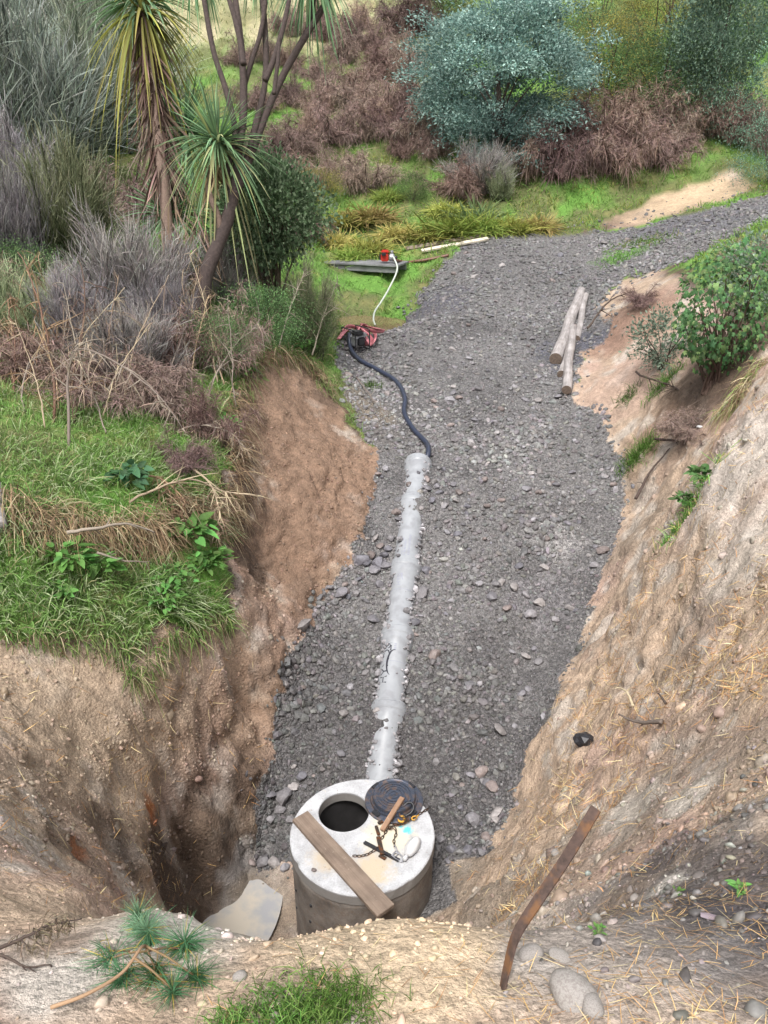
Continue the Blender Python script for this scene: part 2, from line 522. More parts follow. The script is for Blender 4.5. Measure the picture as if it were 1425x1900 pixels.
# gravel spilled unevenly against the pipe
px_line = -0.125 + (P1[:, 1] - 5.98) * (0.68 / 5.64)
berm = np.exp(-((P1[:, 0] - px_line) / 0.30) ** 2) * smooth(P1[:, 1], 6.2, 6.6) * (1 - smooth(P1[:, 1], 11.2, 11.7)) * (ZONE == 0)
P1[:, 2] += berm * (0.045 + 0.17 * fbm(P1[:, :2], 1.3, 3, 55) + 0.10 * np.exp(-((P1[:, 1] - 7.35) / 0.2) ** 2) + 0.07 * np.exp(-((P1[:, 1] - 10.6) / 0.3) ** 2))
# the stream has worn a hollow under the footbridge
STREAM = pt(672, 592, 18.7); print('stream', STREAM, H(STREAM[None, :2]))
hol = np.exp(-(((P1[:, :2] - STREAM[:2]) / np.array([1.25, 0.95])) ** 2).sum(1))
P1[:, 2] -= 0.7 * hol
N1 = grid_normals(P1)

# ------------------------------------------------------------------ what the ground is made of: earth colours and some painted shade
K = 1 / 1.30
TAN, PINK, PALE = lin(195,171,148) * K, lin(192,164,147) * K, lin(208,200,190) * K
GREYC, BROWN, DARK = lin(150,136,120) * K, lin(148,121,101) * K, lin(92,76,64) * K
RUST, BLACKSOIL, GREYSTONE = lin(186,112,62) * K, lin(84,80,84) * K, lin(168,162,158) * K
GRAV, GRAV2 = lin(120,117,116) * K, lin(92,89,89) * K
SOILG, LUSH, DRY = lin(108,114,70) * K, lin(108,152,66) * K, lin(162,152,98) * K
STRAW = lin(188,178,142) * K
base = np.zeros((len(P1), 3))
n1, n2, n3 = fbm(P1, 0.9, 4, 41), fbm(P1, 3.2, 4, 44), fbm(P1, 9, 3, 47)
def mix(a, b, k):
    return a + (b - a) * np.clip(k, 0, 1)[:, None]
cl = mix(np.tile(TAN, (len(P1), 1)), PINK, smooth(n1, -0.1, 0.35))
cl = mix(cl, PALE, smooth(n2, 0.05, 0.4) * 0.6)
cl = mix(cl, GREYC, smooth(n3, 0.1, 0.5) * 0.45)
BLOBS = [  # pixel, radius in metres, colour, strength: damp, rusty, chalky and stony patches, plus painted shade in the undercut and under the bush
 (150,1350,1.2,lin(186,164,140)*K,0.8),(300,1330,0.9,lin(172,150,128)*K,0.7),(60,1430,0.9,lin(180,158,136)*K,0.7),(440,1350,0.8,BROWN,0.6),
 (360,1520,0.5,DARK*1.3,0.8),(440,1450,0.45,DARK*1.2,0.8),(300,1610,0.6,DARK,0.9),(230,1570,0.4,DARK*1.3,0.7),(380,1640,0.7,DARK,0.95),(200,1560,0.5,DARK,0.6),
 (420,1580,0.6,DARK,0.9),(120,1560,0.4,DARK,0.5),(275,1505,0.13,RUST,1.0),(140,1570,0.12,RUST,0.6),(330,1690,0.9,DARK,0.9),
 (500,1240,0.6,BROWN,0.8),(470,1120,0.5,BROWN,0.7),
 (560,860,1.9,BROWN,1.0),(520,740,1.7,BROWN,1.0),(590,720,1.5,BROWN,0.9),(650,850,1.0,BROWN,0.9),(640,960,1.0,BROWN,0.9),(500,1000,1.0,BROWN,1.0),(560,1080,0.8,BROWN*0.95,0.9),(440,930,0.55,DARK,1.0),(440,1000,0.5,DARK,0.95),(470,1060,0.35,DARK,0.8),(450,850,0.4,DARK,0.9),(690,800,0.5,DARK*1.3,0.6),(600,740,0.3,DARK*1.2,0.6),(455,760,0.5,DARK,0.5),  # the darkest patches at the brink paint the undercut's shade
 (1300,1620,0.45,BLACKSOIL,0.8),(1400,1680,0.4,BLACKSOIL,0.8),(1200,1690,0.35,BLACKSOIL,0.7),(1150,1660,0.35,BLACKSOIL,0.5),(1300,1720,0.35,BLACKSOIL,0.7),(1060,1700,0.35,GREYSTONE,0.6),
 (1250,1570,0.3,BLACKSOIL,0.7),(1380,1520,0.3,BLACKSOIL,0.5),(1400,1850,0.2,BLACKSOIL,0.6),
 (1150,1780,0.4,GREYSTONE,0.5),(1000,1800,0.3,GREYSTONE,0.4),
 (1180,1490,0.35,PALE*1.15,1.0),(1280,1470,0.3,PALE*1.15,0.9),(1090,1520,0.25,PALE,0.7),(1240,1645,0.13,PALE*1.15,0.8),
 (780,1770,0.3,lin(218,194,164)*K,0.9),(700,1720,0.3,lin(214,192,162)*K,0.8),(620,1750,0.25,lin(210,188,160)*K,0.8),(330,1730,0.28,PALE,0.9),(120,1830,0.2,PALE,0.8),
 (1000,1640,0.6,GREYC,0.6),(1250,1440,0.7,GREYC*1.1,0.6),(1380,1400,0.5,GREYC*1.1,0.6),(1150,1560,0.5,GREYC,0.6),(1300,1150,0.8,GREYC*1.15,0.5),(900,1680,0.5,GREYC,0.8),(830,1640,0.6,GREYC,0.8),(450,1640,0.5,GREYSTONE*0.85,0.9),(500,1690,0.6,GREYC,0.8),
 (1380,860,1.0,PALE,0.7),(1400,1000,0.8,PALE,0.5),(1150,720,1.2,PINK,0.7),(1100,620,1.2,BROWN*1.1,0.6),(1280,760,0.8,DARK,0.8),(1330,700,1.0,DARK,0.8),(1400,620,1.0,DARK,0.6),(1220,800,0.6,BROWN,0.7),(1180,600,1.2,lin(150,120,104)*K,0.8),  # dark patches round the lobed-leaf bush: soil with its shade painted in
 (1270,370,3.0,lin(216,190,158)*K,1.0),(1150,900,0.8,lin(140,120,100)*K,0.6),(1180,1000,0.8,GREYC,0.5)]
for (u, v, r, c, s) in BLOBS:
    p = at(u, v)
    d = np.linalg.norm(P1 - p, axis=1) / r + 0.45 * n2 + 0.25 * n3
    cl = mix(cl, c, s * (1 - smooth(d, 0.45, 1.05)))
gr = mix(np.tile(GRAV, (len(P1), 1)), GRAV2, smooth(n1 + 0.5 * n2, -0.1, 0.5) * 0.8)
for (u, v, r, c, s) in [(830,1380,1.6,GRAV2,0.9),(600,1330,0.9,GRAV2,0.9),(860,1500,0.9,GRAV2,0.9),(1040,1000,0.5,lin(160,156,154)*K,0.8),(1000,1120,0.6,lin(130,126,128)*K,0.6),
 (700,800,0.8,lin(118,112,108)*K,0.7),(1080,660,1.2,lin(92,92,102)*K,0.9),(780,560,1.6,lin(88,86,98)*K,0.7),(1300,420,2.5,lin(112,110,118)*K,0.7),
 (1190,455,1.1,LUSH*0.9,0.85),(1150,478,0.7,LUSH*0.9,0.8),(650,760,0.8,lin(128,116,100)*K,0.8),(640,700,0.6,lin(120,112,98)*K,0.7)]:
    p = at(u, v)
    d = np.linalg.norm(P1 - p, axis=1) / r + 0.5 * n2 + 0.3 * n3
    gr = mix(gr, c, s * (1 - smooth(d, 0.45, 1.05)))
wr2 = blur(np.where(ZONE == 2, 1.0, 0.0), 9)
cl = mix(cl, lin(74,58,46) * K, smooth(wr2 + 0.12 * n2, 0.06, 0.40) * smooth(30 - near, 0, 6) * 0.9)      # dark topsoil under the turf
gs = mix(np.tile(SOILG, (len(P1), 1)), LUSH, smooth(n1, -0.25, 0.25))
gs = mix(gs, DRY, smooth(n2, 0.15, 0.5) * 0.5)
hill = smooth(P1[:, 1] + 3 * n1, 35.5, 40) * smooth(-P1[:, 0] + 2 * n1, -6, 2)
gs = mix(gs, STRAW, hill * (0.35 + 0.65 * smooth(n1 + 0.3 * n2, -0.25, 0.3)))
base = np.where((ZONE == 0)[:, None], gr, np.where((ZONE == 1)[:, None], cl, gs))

def ground_mat(name, kind):
    m, n, b, out = new_mat(name)
    g = n.nodes.new('ShaderNodeNewGeometry')
    v = g.outputs['Position']
    a = nd(n, 'ShaderNodeAttribute', attribute_name='Col')
    c = a.outputs['Color']
    if kind == 'gravel':
        vo = nd(n, 'ShaderNodeTexVoronoi', Scale=30.0); n.links.new(v, vo.inputs['Vector'])
        vo2 = nd(n, 'ShaderNodeTexVoronoi', Scale=75.0); n.links.new(v, vo2.inputs['Vector'])
        bw = n.nodes.new('ShaderNodeSeparateColor'); n.links.new(vo.outputs['Color'], bw.inputs[0])
        bw2 = n.nodes.new('ShaderNodeSeparateColor'); n.links.new(vo2.outputs['Color'], bw2.inputs[0])
        k = mathn(n, 'MULTIPLY', maprange(n, bw.outputs[0], 0, 1, 0.6, 1.4), maprange(n, bw2.outputs[1], 0, 1, 0.65, 1.35))
        c = mixc(n, 1.0, c, k, 'MULTIPLY')
        h = mathn(n, 'ADD', mathn(n, 'MULTIPLY', vo.outputs['Distance'], -0.9), mathn(n, 'MULTIPLY', vo2.outputs['Distance'], -0.5))
        bump(n, b, h, 0.9, 0.03)
        b.inputs['Roughness'].default_value = 0.62
    else:
        s = 1.0
        a1 = noise_node(n, 14, 5, 0.68, v); a2 = noise_node(n, 95, 3, 0.7, v); a3 = noise_node(n, 3.2, 2, 0.6, v)
        vo = nd(n, 'ShaderNodeTexVoronoi', Scale=34.0, feature='F1'); n.links.new(v, vo.inputs['Vector'])
        k = mathn(n, 'MULTIPLY', maprange(n, a1.outputs[0], 0.28, 0.72, 0.68, 1.28), maprange(n, a2.outputs[0], 0.3, 0.7, 0.62, 1.32))
        k = mathn(n, 'MULTIPLY', k, maprange(n, a3.outputs[0], 0.3, 0.7, 0.86, 1.12))
        c = mixc(n, 1.0, c, k, 'MULTIPLY')
        h = mathn(n, 'ADD', mathn(n, 'MULTIPLY', a1.outputs[0], 0.7), mathn(n, 'MULTIPLY', a2.outputs[0], 0.9))
        vo3 = nd(n, 'ShaderNodeTexVoronoi', Scale=13.0, feature='F1'); n.links.new(v, vo3.inputs['Vector'])
        h = mathn(n, 'ADD', h, mathn(n, 'MULTIPLY', vo.outputs['Distance'], -0.9))
        h = mathn(n, 'ADD', h, mathn(n, 'MULTIPLY', vo3.outputs['Distance'], -0.35))
        bump(n, b, h, 0.85, 0.015)
        b.inputs['Roughness'].default_value = 0.8
        b.inputs['Specular IOR Level'].default_value = 0.3
    n.links.new(c, b.inputs['Base Color'])
    return m

M_GRAVEL, M_CLAY, M_TURF = ground_mat('wet_gravel', 'gravel'), ground_mat('clay_earth', 'clay'), ground_mat('turf', 'turf')
idx = np.arange(nxg * nyg).reshape(nyg, nxg)
QF = np.stack([idx[:-1, :-1], idx[:-1, 1:], idx[1:, 1:], idx[1:, :-1]], -1).reshape(-1, 4)
zq = ZONE[QF]
qz = np.where((zq == 0).sum(1) >= 2, 0, np.where((zq == 1).sum(1) >= 2, 1, 2))
ground_obj = []
for k, (nm, mt) in enumerate((('gravel_track', M_GRAVEL), ('clay_ground', M_CLAY), ('grass_ground', M_TURF))):
    f = QF[qz == k]
    u_, inv = np.unique(f, return_inverse=True)
    me = np_mesh(nm, P1[u_], inv.reshape(-1, 4), mt, base[u_], True)
    me.normals_split_custom_set_from_vertices(N1[u_].tolist())
    o = link(nm, me)
    o['kind'] = 'structure'
    ground_obj.append(o)
gravel_track, clay_ground, grass_ground = ground_obj
BVH = BVHTree.FromPolygons(P1.tolist(), QF.tolist())

def hit(u, v):
    """where the line of sight through a pixel meets the finished ground: point, normal"""
    r = Vector(ray(u, v)).normalized()
    l, nn, i, d = BVH.ray_cast(Vector(CAM), r)
    if l is None:
        p = at(u, v); return Vector(p), Vector((0, 0, 1))
    return l, nn

def drop(x, y):
    l, nn, i, d = BVH.ray_cast(Vector((x, y, 80)), Vector((0, 0, -1)))
    return l, nn

# ------------------------------------------------------------------ scattering
qc = P1[QF].mean(1)
qa = 0.5 * np.linalg.norm(np.cross(P1[QF[:, 2]] - P1[QF[:, 0]], P1[QF[:, 3]] - P1[QF[:, 1]]), axis=1)
qu, qv, qd = project(qc)
qvis = (qd > 0.8) & (qu > -160) & (qu < 1585) & (qv > -160) & (qv < 2020)

def sample(weight, n, r):
    """n random points on ground quads with the given weight per square metre: points, normals, quad index"""
    w = np.where(qvis, weight * qa, 0)
    i = r.choice(len(w), n, p=w / w.sum())
    a, b = r.random(n)[:, None], r.random(n)[:, None]
    q = P1[QF[i]]
    p = (q[:, 0] * (1 - a) + q[:, 1] * a) * (1 - b) + (q[:, 3] * (1 - a) + q[:, 2] * a) * b
    return p, N1[QF[i, 0]], i

def rand_rot(n, r):
    q = r.normal(size=(n, 4)); q /= np.linalg.norm(q, axis=1, keepdims=True)
    w, x, y, z = q.T
    return np.stack([np.stack([1 - 2 * (y * y + z * z), 2 * (x * y - z * w), 2 * (x * z + y * w)], -1),
                     np.stack([2 * (x * y + z * w), 1 - 2 * (x * x + z * z), 2 * (y * z - x * w)], -1),
                     np.stack([2 * (x * z - y * w), 2 * (y * z + x * w), 1 - 2 * (x * x + y * y)], -1)], 1)

def yaw_rot(n, r, N=None, tilt=0.25):
    """random turn about the surface normal, lying roughly flat"""
    if N is None: N = np.tile([0, 0, 1.0], (n, 1))
    z = N + r.normal(size=(n, 3)) * tilt
    z /= np.linalg.norm(z, axis=1, keepdims=True)
    x = np.cross(r.normal(size=(n, 3)), z); x /= np.linalg.norm(x, axis=1, keepdims=True)
    return np.stack([x, np.cross(z, x), z], -1)

def ico(sub):
    bm = bmesh.new()
    bmesh.ops.create_icosphere(bm, subdivisions=sub, radius=1)
    V = np.array([v.co[:] for v in bm.verts]); F = np.array([[v.index for v in f.verts] for f in bm.faces])
    bm.free()
    return V, F

ICO1, ICO1F = ico(1)
ICO2, ICO2F = ico(2)
ICO3, ICO3F = ico(3)

def merged(variants, F, pos, scale, rot, col, r):
    nv = len(variants[0])
    B = np.array(variants)[r.integers(0, len(variants), len(pos))]
    V = np.einsum('nij,nvj->nvi', rot, B * scale[:, None, :]) + pos[:, None, :]
    FF = (F[None] + (np.arange(len(pos)) * nv)[:, None, None]).reshape(-1, F.shape[1])
    return V.reshape(-1, 3), FF, np.repeat(col, nv, 0)

def stone_variants(V, k, amp, r, cut=0.0):
    out = []
    for i in range(k):
        n = fbm(V, 0.9, 2, 100 + i * 7)
        s = V * (1 + amp * n)[:, None]
        for _ in range(4 if cut else 0):                         # broken faces
            d = r.normal(size=3); d /= np.linalg.norm(d)
            h = s @ d; s = s - np.maximum(h - cut, 0)[:, None] * d
        out.append(s)
    return out

M_STONE, n_, b_, o_ = new_mat('river_stone')
_a = nd(n_, 'ShaderNodeAttribute', attribute_name='Col')
_oi = n_.nodes.new('ShaderNodeObjectInfo')
_g = n_.nodes.new('ShaderNodeNewGeometry')
_nn = noise_node(n_, 30, 5, 0.6, _g.outputs['Position'])
_c = mixc(n_, 1.0, _a.outputs['Color'], maprange(n_, _nn.outputs[0], 0.3, 0.7, 0.72, 1.25), 'MULTIPLY')
_c = mixc(n_, 1.0, _c, maprange(n_, _oi.outputs['Random'], 0, 1, 0.7, 1.35), 'MULTIPLY')
n_.links.new(_c, b_.inputs['Base Color'])
b_.inputs['Roughness'].default_value = 0.6
bump(n_, b_, _nn.outputs[0], 0.35, 0.01)

# gravel: tens of thousands of broken stones nobody could count
r1 = np.random.default_rng(11)
isg = (qz == 0).astype(float)
dq = np.maximum(qd, 6.0)
wg2 = blur(np.where(ZONE == 0, 1.0, 0.0), 16)[QF[:, 0]]
isgw = np.where(isg > 0, 1.0, 0.55 * wg2) * (qc[:, 1] > 5.6)
NG = 27000
p, nn, qi = sample(isgw / dq ** 1.6, NG, r1)
dd = qd[qi]
size = np.exp(r1.normal(math.log(0.0155), 0.45, NG)) * np.clip(dd / 9, 0.8, 1.9)
size *= np.exp(0.9 * fbm(p, 0.9, 3, 71))
size = np.clip(size, 0.006, 0.06)
scl = size[:, None] * np.stack([r1.uniform(0.9, 1.5, NG), r1.uniform(0.7, 1.1, NG), r1.uniform(0.45, 0.8, NG)], 1)
shade = np.exp(r1.normal(0, 0.23, NG) + 0.45 * fbm(p, 0.7, 3, 73))
tint = lin(138,135,134)[None] * K * shade[:, None] * (1 + r1.normal(0, 0.035, (NG, 3)))
wetk = np.exp(-((p[:, 1] - 6.8) / 1.6) ** 2)[:, None]
tint = tint * (1 - 0.30 * wetk) * (1 - 0.18 * smooth(p[:, 1], 12, 18))[:, None]
V, F, Cc = merged(stone_variants(ICO1, 8, 0.35, r1, 0.75), ICO1F, p + nn * (scl[:, 2] * 0.35)[:, None], scl, yaw_rot(NG, r1, nn, 0.35), np.clip(tint, 0.01, 0.7), r1)
o = link('gravel', np_mesh('gravel', V, F, M_STONE, Cc), gravel_track)
o['kind'] = 'stuff'

# the larger stones, each its own piece of the track
big = []
for i, s in enumerate(stone_variants(ICO2, 12, 0.5, r1, 0.66)):
    c = lin(*[(138,134,136),(120,117,121),(150,144,142),(132,120,116),(108,106,112),(142,139,142)][i % 6]) * K
    big.append(np_mesh('stone', s * np.array([1.15, 0.9, 0.66]), ICO2F, M_STONE, np.tile(c, (len(s), 1)), True))
    big[-1].set_sharp_from_angle(angle=R(28))
def put_stone(P, s, rot, parent, mesh=None, name='stone'):
    o = link(name, mesh or big[int(r1.integers(0, len(big)))], parent)
    o.location = P
    o.rotation_euler = rot
    o.scale = (s, s * r1.uniform(0.85, 1.1), s * r1.uniform(0.8, 1.1))
    return o

# ================================================================== MADE THINGS
def spline(P, n):
    """Catmull-Rom through points P, n samples"""
    P = np.array([list(p) for p in P], float)
    Q = np.vstack([2 * P[0] - P[1], P, 2 * P[-1] - P[-2]])
    t = np.linspace(0, len(P) - 1 - 1e-9, n)
    i = t.astype(int); f = (t - i)[:, None]
    a, b, c, d = Q[i], Q[i + 1], Q[i + 2], Q[i + 3]
    return 0.5 * (2 * b + (c - a) * f + (2 * a - 5 * b + 4 * c - d) * f ** 2 + (3 * b - a - 3 * c + d) * f ** 3)

def frames(P):
    T = np.gradient(P, axis=0); T /= np.linalg.norm(T, axis=1, keepdims=True) + 1e-12
    up = np.array([0, 0, 1.0]) if abs(T[0, 2]) < 0.9 else np.array([1.0, 0, 0])
    A = np.zeros_like(P); B = np.zeros_like(P)
    a = np.cross(T[0], up)
    for i in range(len(P)):
        a = a - T[i] * (a @ T[i]); a /= np.linalg.norm(a) + 1e-12
        A[i] = a; B[i] = np.cross(T[i], a)
    return T, A, B

def tube(P, rad, seg=8, cap=True):
    P = np.asarray(P, float); rad = np.broadcast_to(np.asarray(rad, float), (len(P),))
    T, A, B = frames(P)
    th = np.arange(seg) * 2 * PI / seg
    V = P[:, None] + rad[:, None, None] * (np.cos(th)[None, :, None] * A[:, None] + np.sin(th)[None, :, None] * B[:, None])
    V = V.reshape(-1, 3)
    i = np.arange(len(P) - 1)[:, None] * seg; j = np.arange(seg)[None]; j2 = (j + 1) % seg
    F = np.stack([i + j, i + j2, i + seg + j2, i + seg + j], -1).reshape(-1, 4)
    Fs = [F]
    if cap:
        n = len(V)
        V = np.vstack([V, P[0], P[-1]])
        k = np.arange(seg); k2 = (k + 1) % seg
        e = (len(P) - 1) * seg
        Fs.append(np.vstack([np.stack([np.full(seg, n), k2, k], 1), np.stack([np.full(seg, n + 1), e + k, e + k2], 1)]))
    return V, Fs

def tube_obj(name, P, rad, mat, parent=None, seg=8, origin=None, sm=True):
    V, F = tube(P, rad, seg)
    o0 = np.zeros(3) if origin is None else np.asarray(origin, float)
    me = np_mesh(name, V - o0, F, mat, None, sm)
    o = link(name, me, parent)
    if origin is not None and parent is None: o.location = origin
    return o

def bm_obj(name, bm, mat, parent=None, sm=False):
    me = bpy.data.meshes.new(name)
    bm.normal_update()
    bm.to_mesh(me); bm.free()
    me.materials.append(mat)
    if sm: me.polygons.foreach_set('use_smooth', np.ones(len(me.polygons), bool))
    return link(name, me, parent)

def box_bm(size, bevel=0.004, cuts=0, warp=0.0, seed=0):
    bm = bmesh.new()
    bmesh.ops.create_cube(bm, size=1)
    bmesh.ops.scale(bm, vec=size, verts=bm.verts)
    if cuts:
        L = max(range(3), key=lambda i: size[i])
        ed = [e for e in bm.edges if abs((e.verts[0].co - e.verts[1].co)[L]) > size[L] * 0.9]
        bmesh.ops.subdivide_edges(bm, edges=ed, cuts=cuts)
    if bevel:
        ed = [e for e in bm.edges if e.is_manifold and e.calc_face_angle(0) > 0.5]
        bmesh.ops.bevel(bm, geom=ed, offset=bevel, segments=2, affect='EDGES')
    if warp:
        P = np.array([v.co[:] for v in bm.verts])
        d = np.stack([vnoise(P, 2.2, seed), vnoise(P, 2.2, seed + 5), vnoise(P, 2.2, seed + 9)], 1) * warp
        for v, q in zip(bm.verts, d): v.co += Vector(q)
    return bm

def lathe(prof, seg, closed=False):
    """profile [(r,z)...] -> verts, quads"""
    th = np.arange(seg) * 2 * PI / seg
    V = np.array([[r * math.cos(t), r * math.sin(t), z] for r, z in prof for t in th])
    n = len(prof)
    F = []
    for i in range(n if closed else n - 1):
        a, b = i * seg, ((i + 1) % n) * seg
        for j in range(seg):
            k = (j + 1) % seg
            F.append((a + j, a + k, b + k, b + j))
    return V, np.array(F)

def on_z(u, v, z):
    r = ray(u, v); t = (z - CAM[2]) / r[2]
    return Vector(CAM + t * r)

def place(o, P, Xdir, Zdir):
    """orient: local X along Xdir, local Z near Zdir"""
    x = Vector(Xdir).normalized(); z = Vector(Zdir)
    y = z.cross(x).normalized(); z = x.cross(y)
    m = Matrix((x, y, z)).transposed().to_4x4()
    m.translation = Vector(P)
    o.matrix_world = m
    return o

# ------------------------------------------------------------------ materials of the made things
def concrete_mat(name, top):
    m, n, b, out = new_mat(name)
    tc = n.nodes.new('ShaderNodeTexCoord'); v = tc.outputs['Object']
    a1 = noise_node(n, 5, 6, 0.6, v); a2 = noise_node(n, 60, 4, 0.6, v); a3 = noise_node(n, 16, 5, 0.7, v)
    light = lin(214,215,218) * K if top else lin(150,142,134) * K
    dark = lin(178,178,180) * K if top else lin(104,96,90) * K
    c = mixc(n, maprange(n, a1.outputs[0], 0.35, 0.65, 0, 1), tuple(dark), tuple(light))
    c = mixc(n, 1.0, c, maprange(n, a2.outputs[0], 0.3, 0.7, 0.82, 1.12), 'MULTIPLY')
    sx = n.nodes.new('ShaderNodeSeparateXYZ'); n.links.new(v, sx.inputs[0])
    if top:
        # sandy mud trodden on the slab, and a splash of blue marking paint
        def spot(cx_, cy_, r_, col, c, hard, nsc):
            dx = mathn(n, 'SUBTRACT', sx.outputs[0], cx_); dy = mathn(n, 'SUBTRACT', sx.outputs[1], cy_)
            d = mathn(n, 'SQRT', mathn(n, 'ADD', mathn(n, 'MULTIPLY', dx, dx), mathn(n, 'MULTIPLY', dy, dy)))
            nn_ = noise_node(n, nsc, 4, 0.65, v)
            d = mathn(n, 'ADD', d, mathn(n, 'MULTIPLY', mathn(n, 'SUBTRACT', nn_.outputs[0], 0.5), r_ * 2.4))
            return mixc(n, maprange(n, d, r_ * (1 - hard), r_ * (1 + hard), 1, 0), c, col)
        c = spot(0.26, -0.05, 0.20, tuple(lin(226,216,192) * K), c, 0.4, 9)
        c = spot(0.10, -0.42, 0.17, tuple(lin(206,190,166) * K), c, 0.4, 14)
        c = spot(-0.32, -0.30, 0.14, tuple(lin(200,186,166) * K), c, 0.5, 18)
        c = spot(0.44, 0.03, 0.045, tuple(lin(110,204,220) * K), c, 0.35, 26)
        c = spot(0.37, 0.07, 0.02, tuple(lin(140,214,226) * K), c, 0.4, 40)
        k = maprange(n, a3.outputs[0], 0.62, 0.70, 0, 0.75)
        c = mixc(n, k, c, tuple(lin(140,124,106) * K))
        side = maprange(n, sx.outputs[2], -0.03, -0.012, 1, 0)       # the cast edge is darker than the top
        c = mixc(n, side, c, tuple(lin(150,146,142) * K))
    else:
        k = maprange(n, a3.outputs[0], 0.5, 0.66, 0, 0.7)
        c = mixc(n, k, c, tuple(lin(128,110,94) * K))
    n.links.new(c, b.inputs['Base Color'])
    b.inputs['Roughness'].default_value = 0.75
    h = mathn(n, 'ADD', a2.outputs[0], mathn(n, 'MULTIPLY', a3.outputs[0], 1.2))
    bump(n, b, h, 0.45, 0.008)
    return m

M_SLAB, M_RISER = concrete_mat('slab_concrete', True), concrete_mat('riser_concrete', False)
M_IRON = simple_mat('cast_iron', lin(88,94,108) * K, 0.36, 60, 0.25, 0.25, 0.003, 0.5, lin(124,108,102) * K, nscale2=16)
M_IRON2 = simple_mat('chain_steel', lin(78,68,60) * K, 0.5, 90, 0.4, 0.3, 0.002, 0.5, lin(120,78,50) * K, nscale2=30)
M_BLACK = simple_mat('black_paint', lin(46,46,50) * K, 0.45, 70, 0.3, 0.2, 0.002)
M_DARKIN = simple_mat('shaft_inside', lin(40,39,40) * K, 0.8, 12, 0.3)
M_WOOD = None
def wood_mat(name, c1, c2, grain=30, rough=0.75, along=(0.06, 1, 1)):
    m, n, b, out = new_mat(name)
    tc = n.nodes.new('ShaderNodeTexCoord')
    mp = n.nodes.new('ShaderNodeMapping'); mp.inputs['Scale'].default_value = along
    n.links.new(tc.outputs['Object'], mp.inputs['Vector'])
    a1 = noise_node(n, grain, 6, 0.65, mp.outputs[0]); a2 = noise_node(n, 5, 4, 0.6, tc.outputs['Object']); a3 = noise_node(n, 24, 4, 0.7, tc.outputs['Object'])
    c = mixc(n, maprange(n, a1.outputs[0], 0.3, 0.7, 0, 1), tuple(c1), tuple(c2))
    c = mixc(n, 1.0, c, maprange(n, a2.outputs[0], 0.3, 0.7, 0.75, 1.2), 'MULTIPLY')
    c = mixc(n, maprange(n, a3.outputs[0], 0.62, 0.72, 0, 0.6), c, tuple(lin(196,180,160) * K))
    n.links.new(c, b.inputs['Base Color'])
    b.inputs['Roughness'].default_value = rough
    bump(n, b, a1.outputs[0], 0.5, 0.006)
    return m
M_PLANK = wood_mat('weathered_plank', lin(116,98,86) * K, lin(152,134,118) * K)
M_STAKE = wood_mat('sawn_stake', lin(144,108,84) * K, lin(182,148,120) * K)
M_LOG = wood_mat('grey_log', lin(132,124,120) * K, lin(188,182,180) * K, 26, 0.8, (0.1, 1, 1))
M_LOGEND = simple_mat('log_end', lin(120,104,92) * K, 0.85, 30, 0.35)
M_BRIDGE = wood_mat('old_decking', lin(104,104,108) * K, lin(150,150,152) * K)
M_PALEBOARD = wood_mat('pale_board', lin(214,200,178) * K, lin(236,226,208) * K)
M_BROWNBOARD = wood_mat('brown_board', lin(128,112,98) * K, lin(162,148,132) * K)
M_PVC = simple_mat('grey_pvc', lin(164,167,171) * K, 0.36, 9, 0.05, 0.03, 0.002, 0.0, lin(150,152,156) * K, nscale2=6, spec=0.35)
M_PRINT = simple_mat('black_print', lin(44,44,54) * K, 0.5, 40, 0.3, 0.0)
M_PRINT2 = simple_mat('faded_print', lin(150,152,166) * K, 0.5, 40, 0.1, 0.0)
M_HOSE = simple_mat('black_hose', lin(52,58,76) * K, 0.35, 30, 0.25, 0.1, 0.002)
M_WHITEHOSE = simple_mat('white_hose', lin(206,212,200) * K, 0.4, 30, 0.1, 0.1, 0.002)
M_REDHOSE = simple_mat('pink_hose', lin(214,138,144) * K, 0.7, 14, 0.2, 0.2, 0.004, 0.0, lin(176,96,104) * K)
M_BROWNHOSE = simple_mat('brown_hose', lin(124,86,70) * K, 0.5, 30, 0.2)
M_RED = simple_mat('red_enamel', lin(206,62,50) * K, 0.35, 20, 0.2, 0.1)
M_GREYMETAL = simple_mat('grey_metal', lin(168,168,172) * K, 0.4, 30, 0.25, 0.2, 0.002, 0.4)
M_YELLOW = simple_mat('yellow_hook_paint', lin(218,164,62) * K, 0.45, 40, 0.2, 0.1, 0.002, 0.0, lin(96,66,40) * K, nscale2=20)
M_WHITEPL = simple_mat('white_plastic', lin(222,222,222) * K, 0.35, 12, 0.06, 0.3, 0.01)
M_RUST = simple_mat('rusty_steel', lin(84,66,58) * K, 0.8, 60, 0.45, 0.5, 0.003, 0.1, lin(122,86,56) * K, nscale2=22)
M_BOULDER = simple_mat('boulder', lin(160,154,148) * K, 0.75, 25, 0.25, 0.3, 0.01, 0.0, lin(142,134,128) * K, nscale2=8)

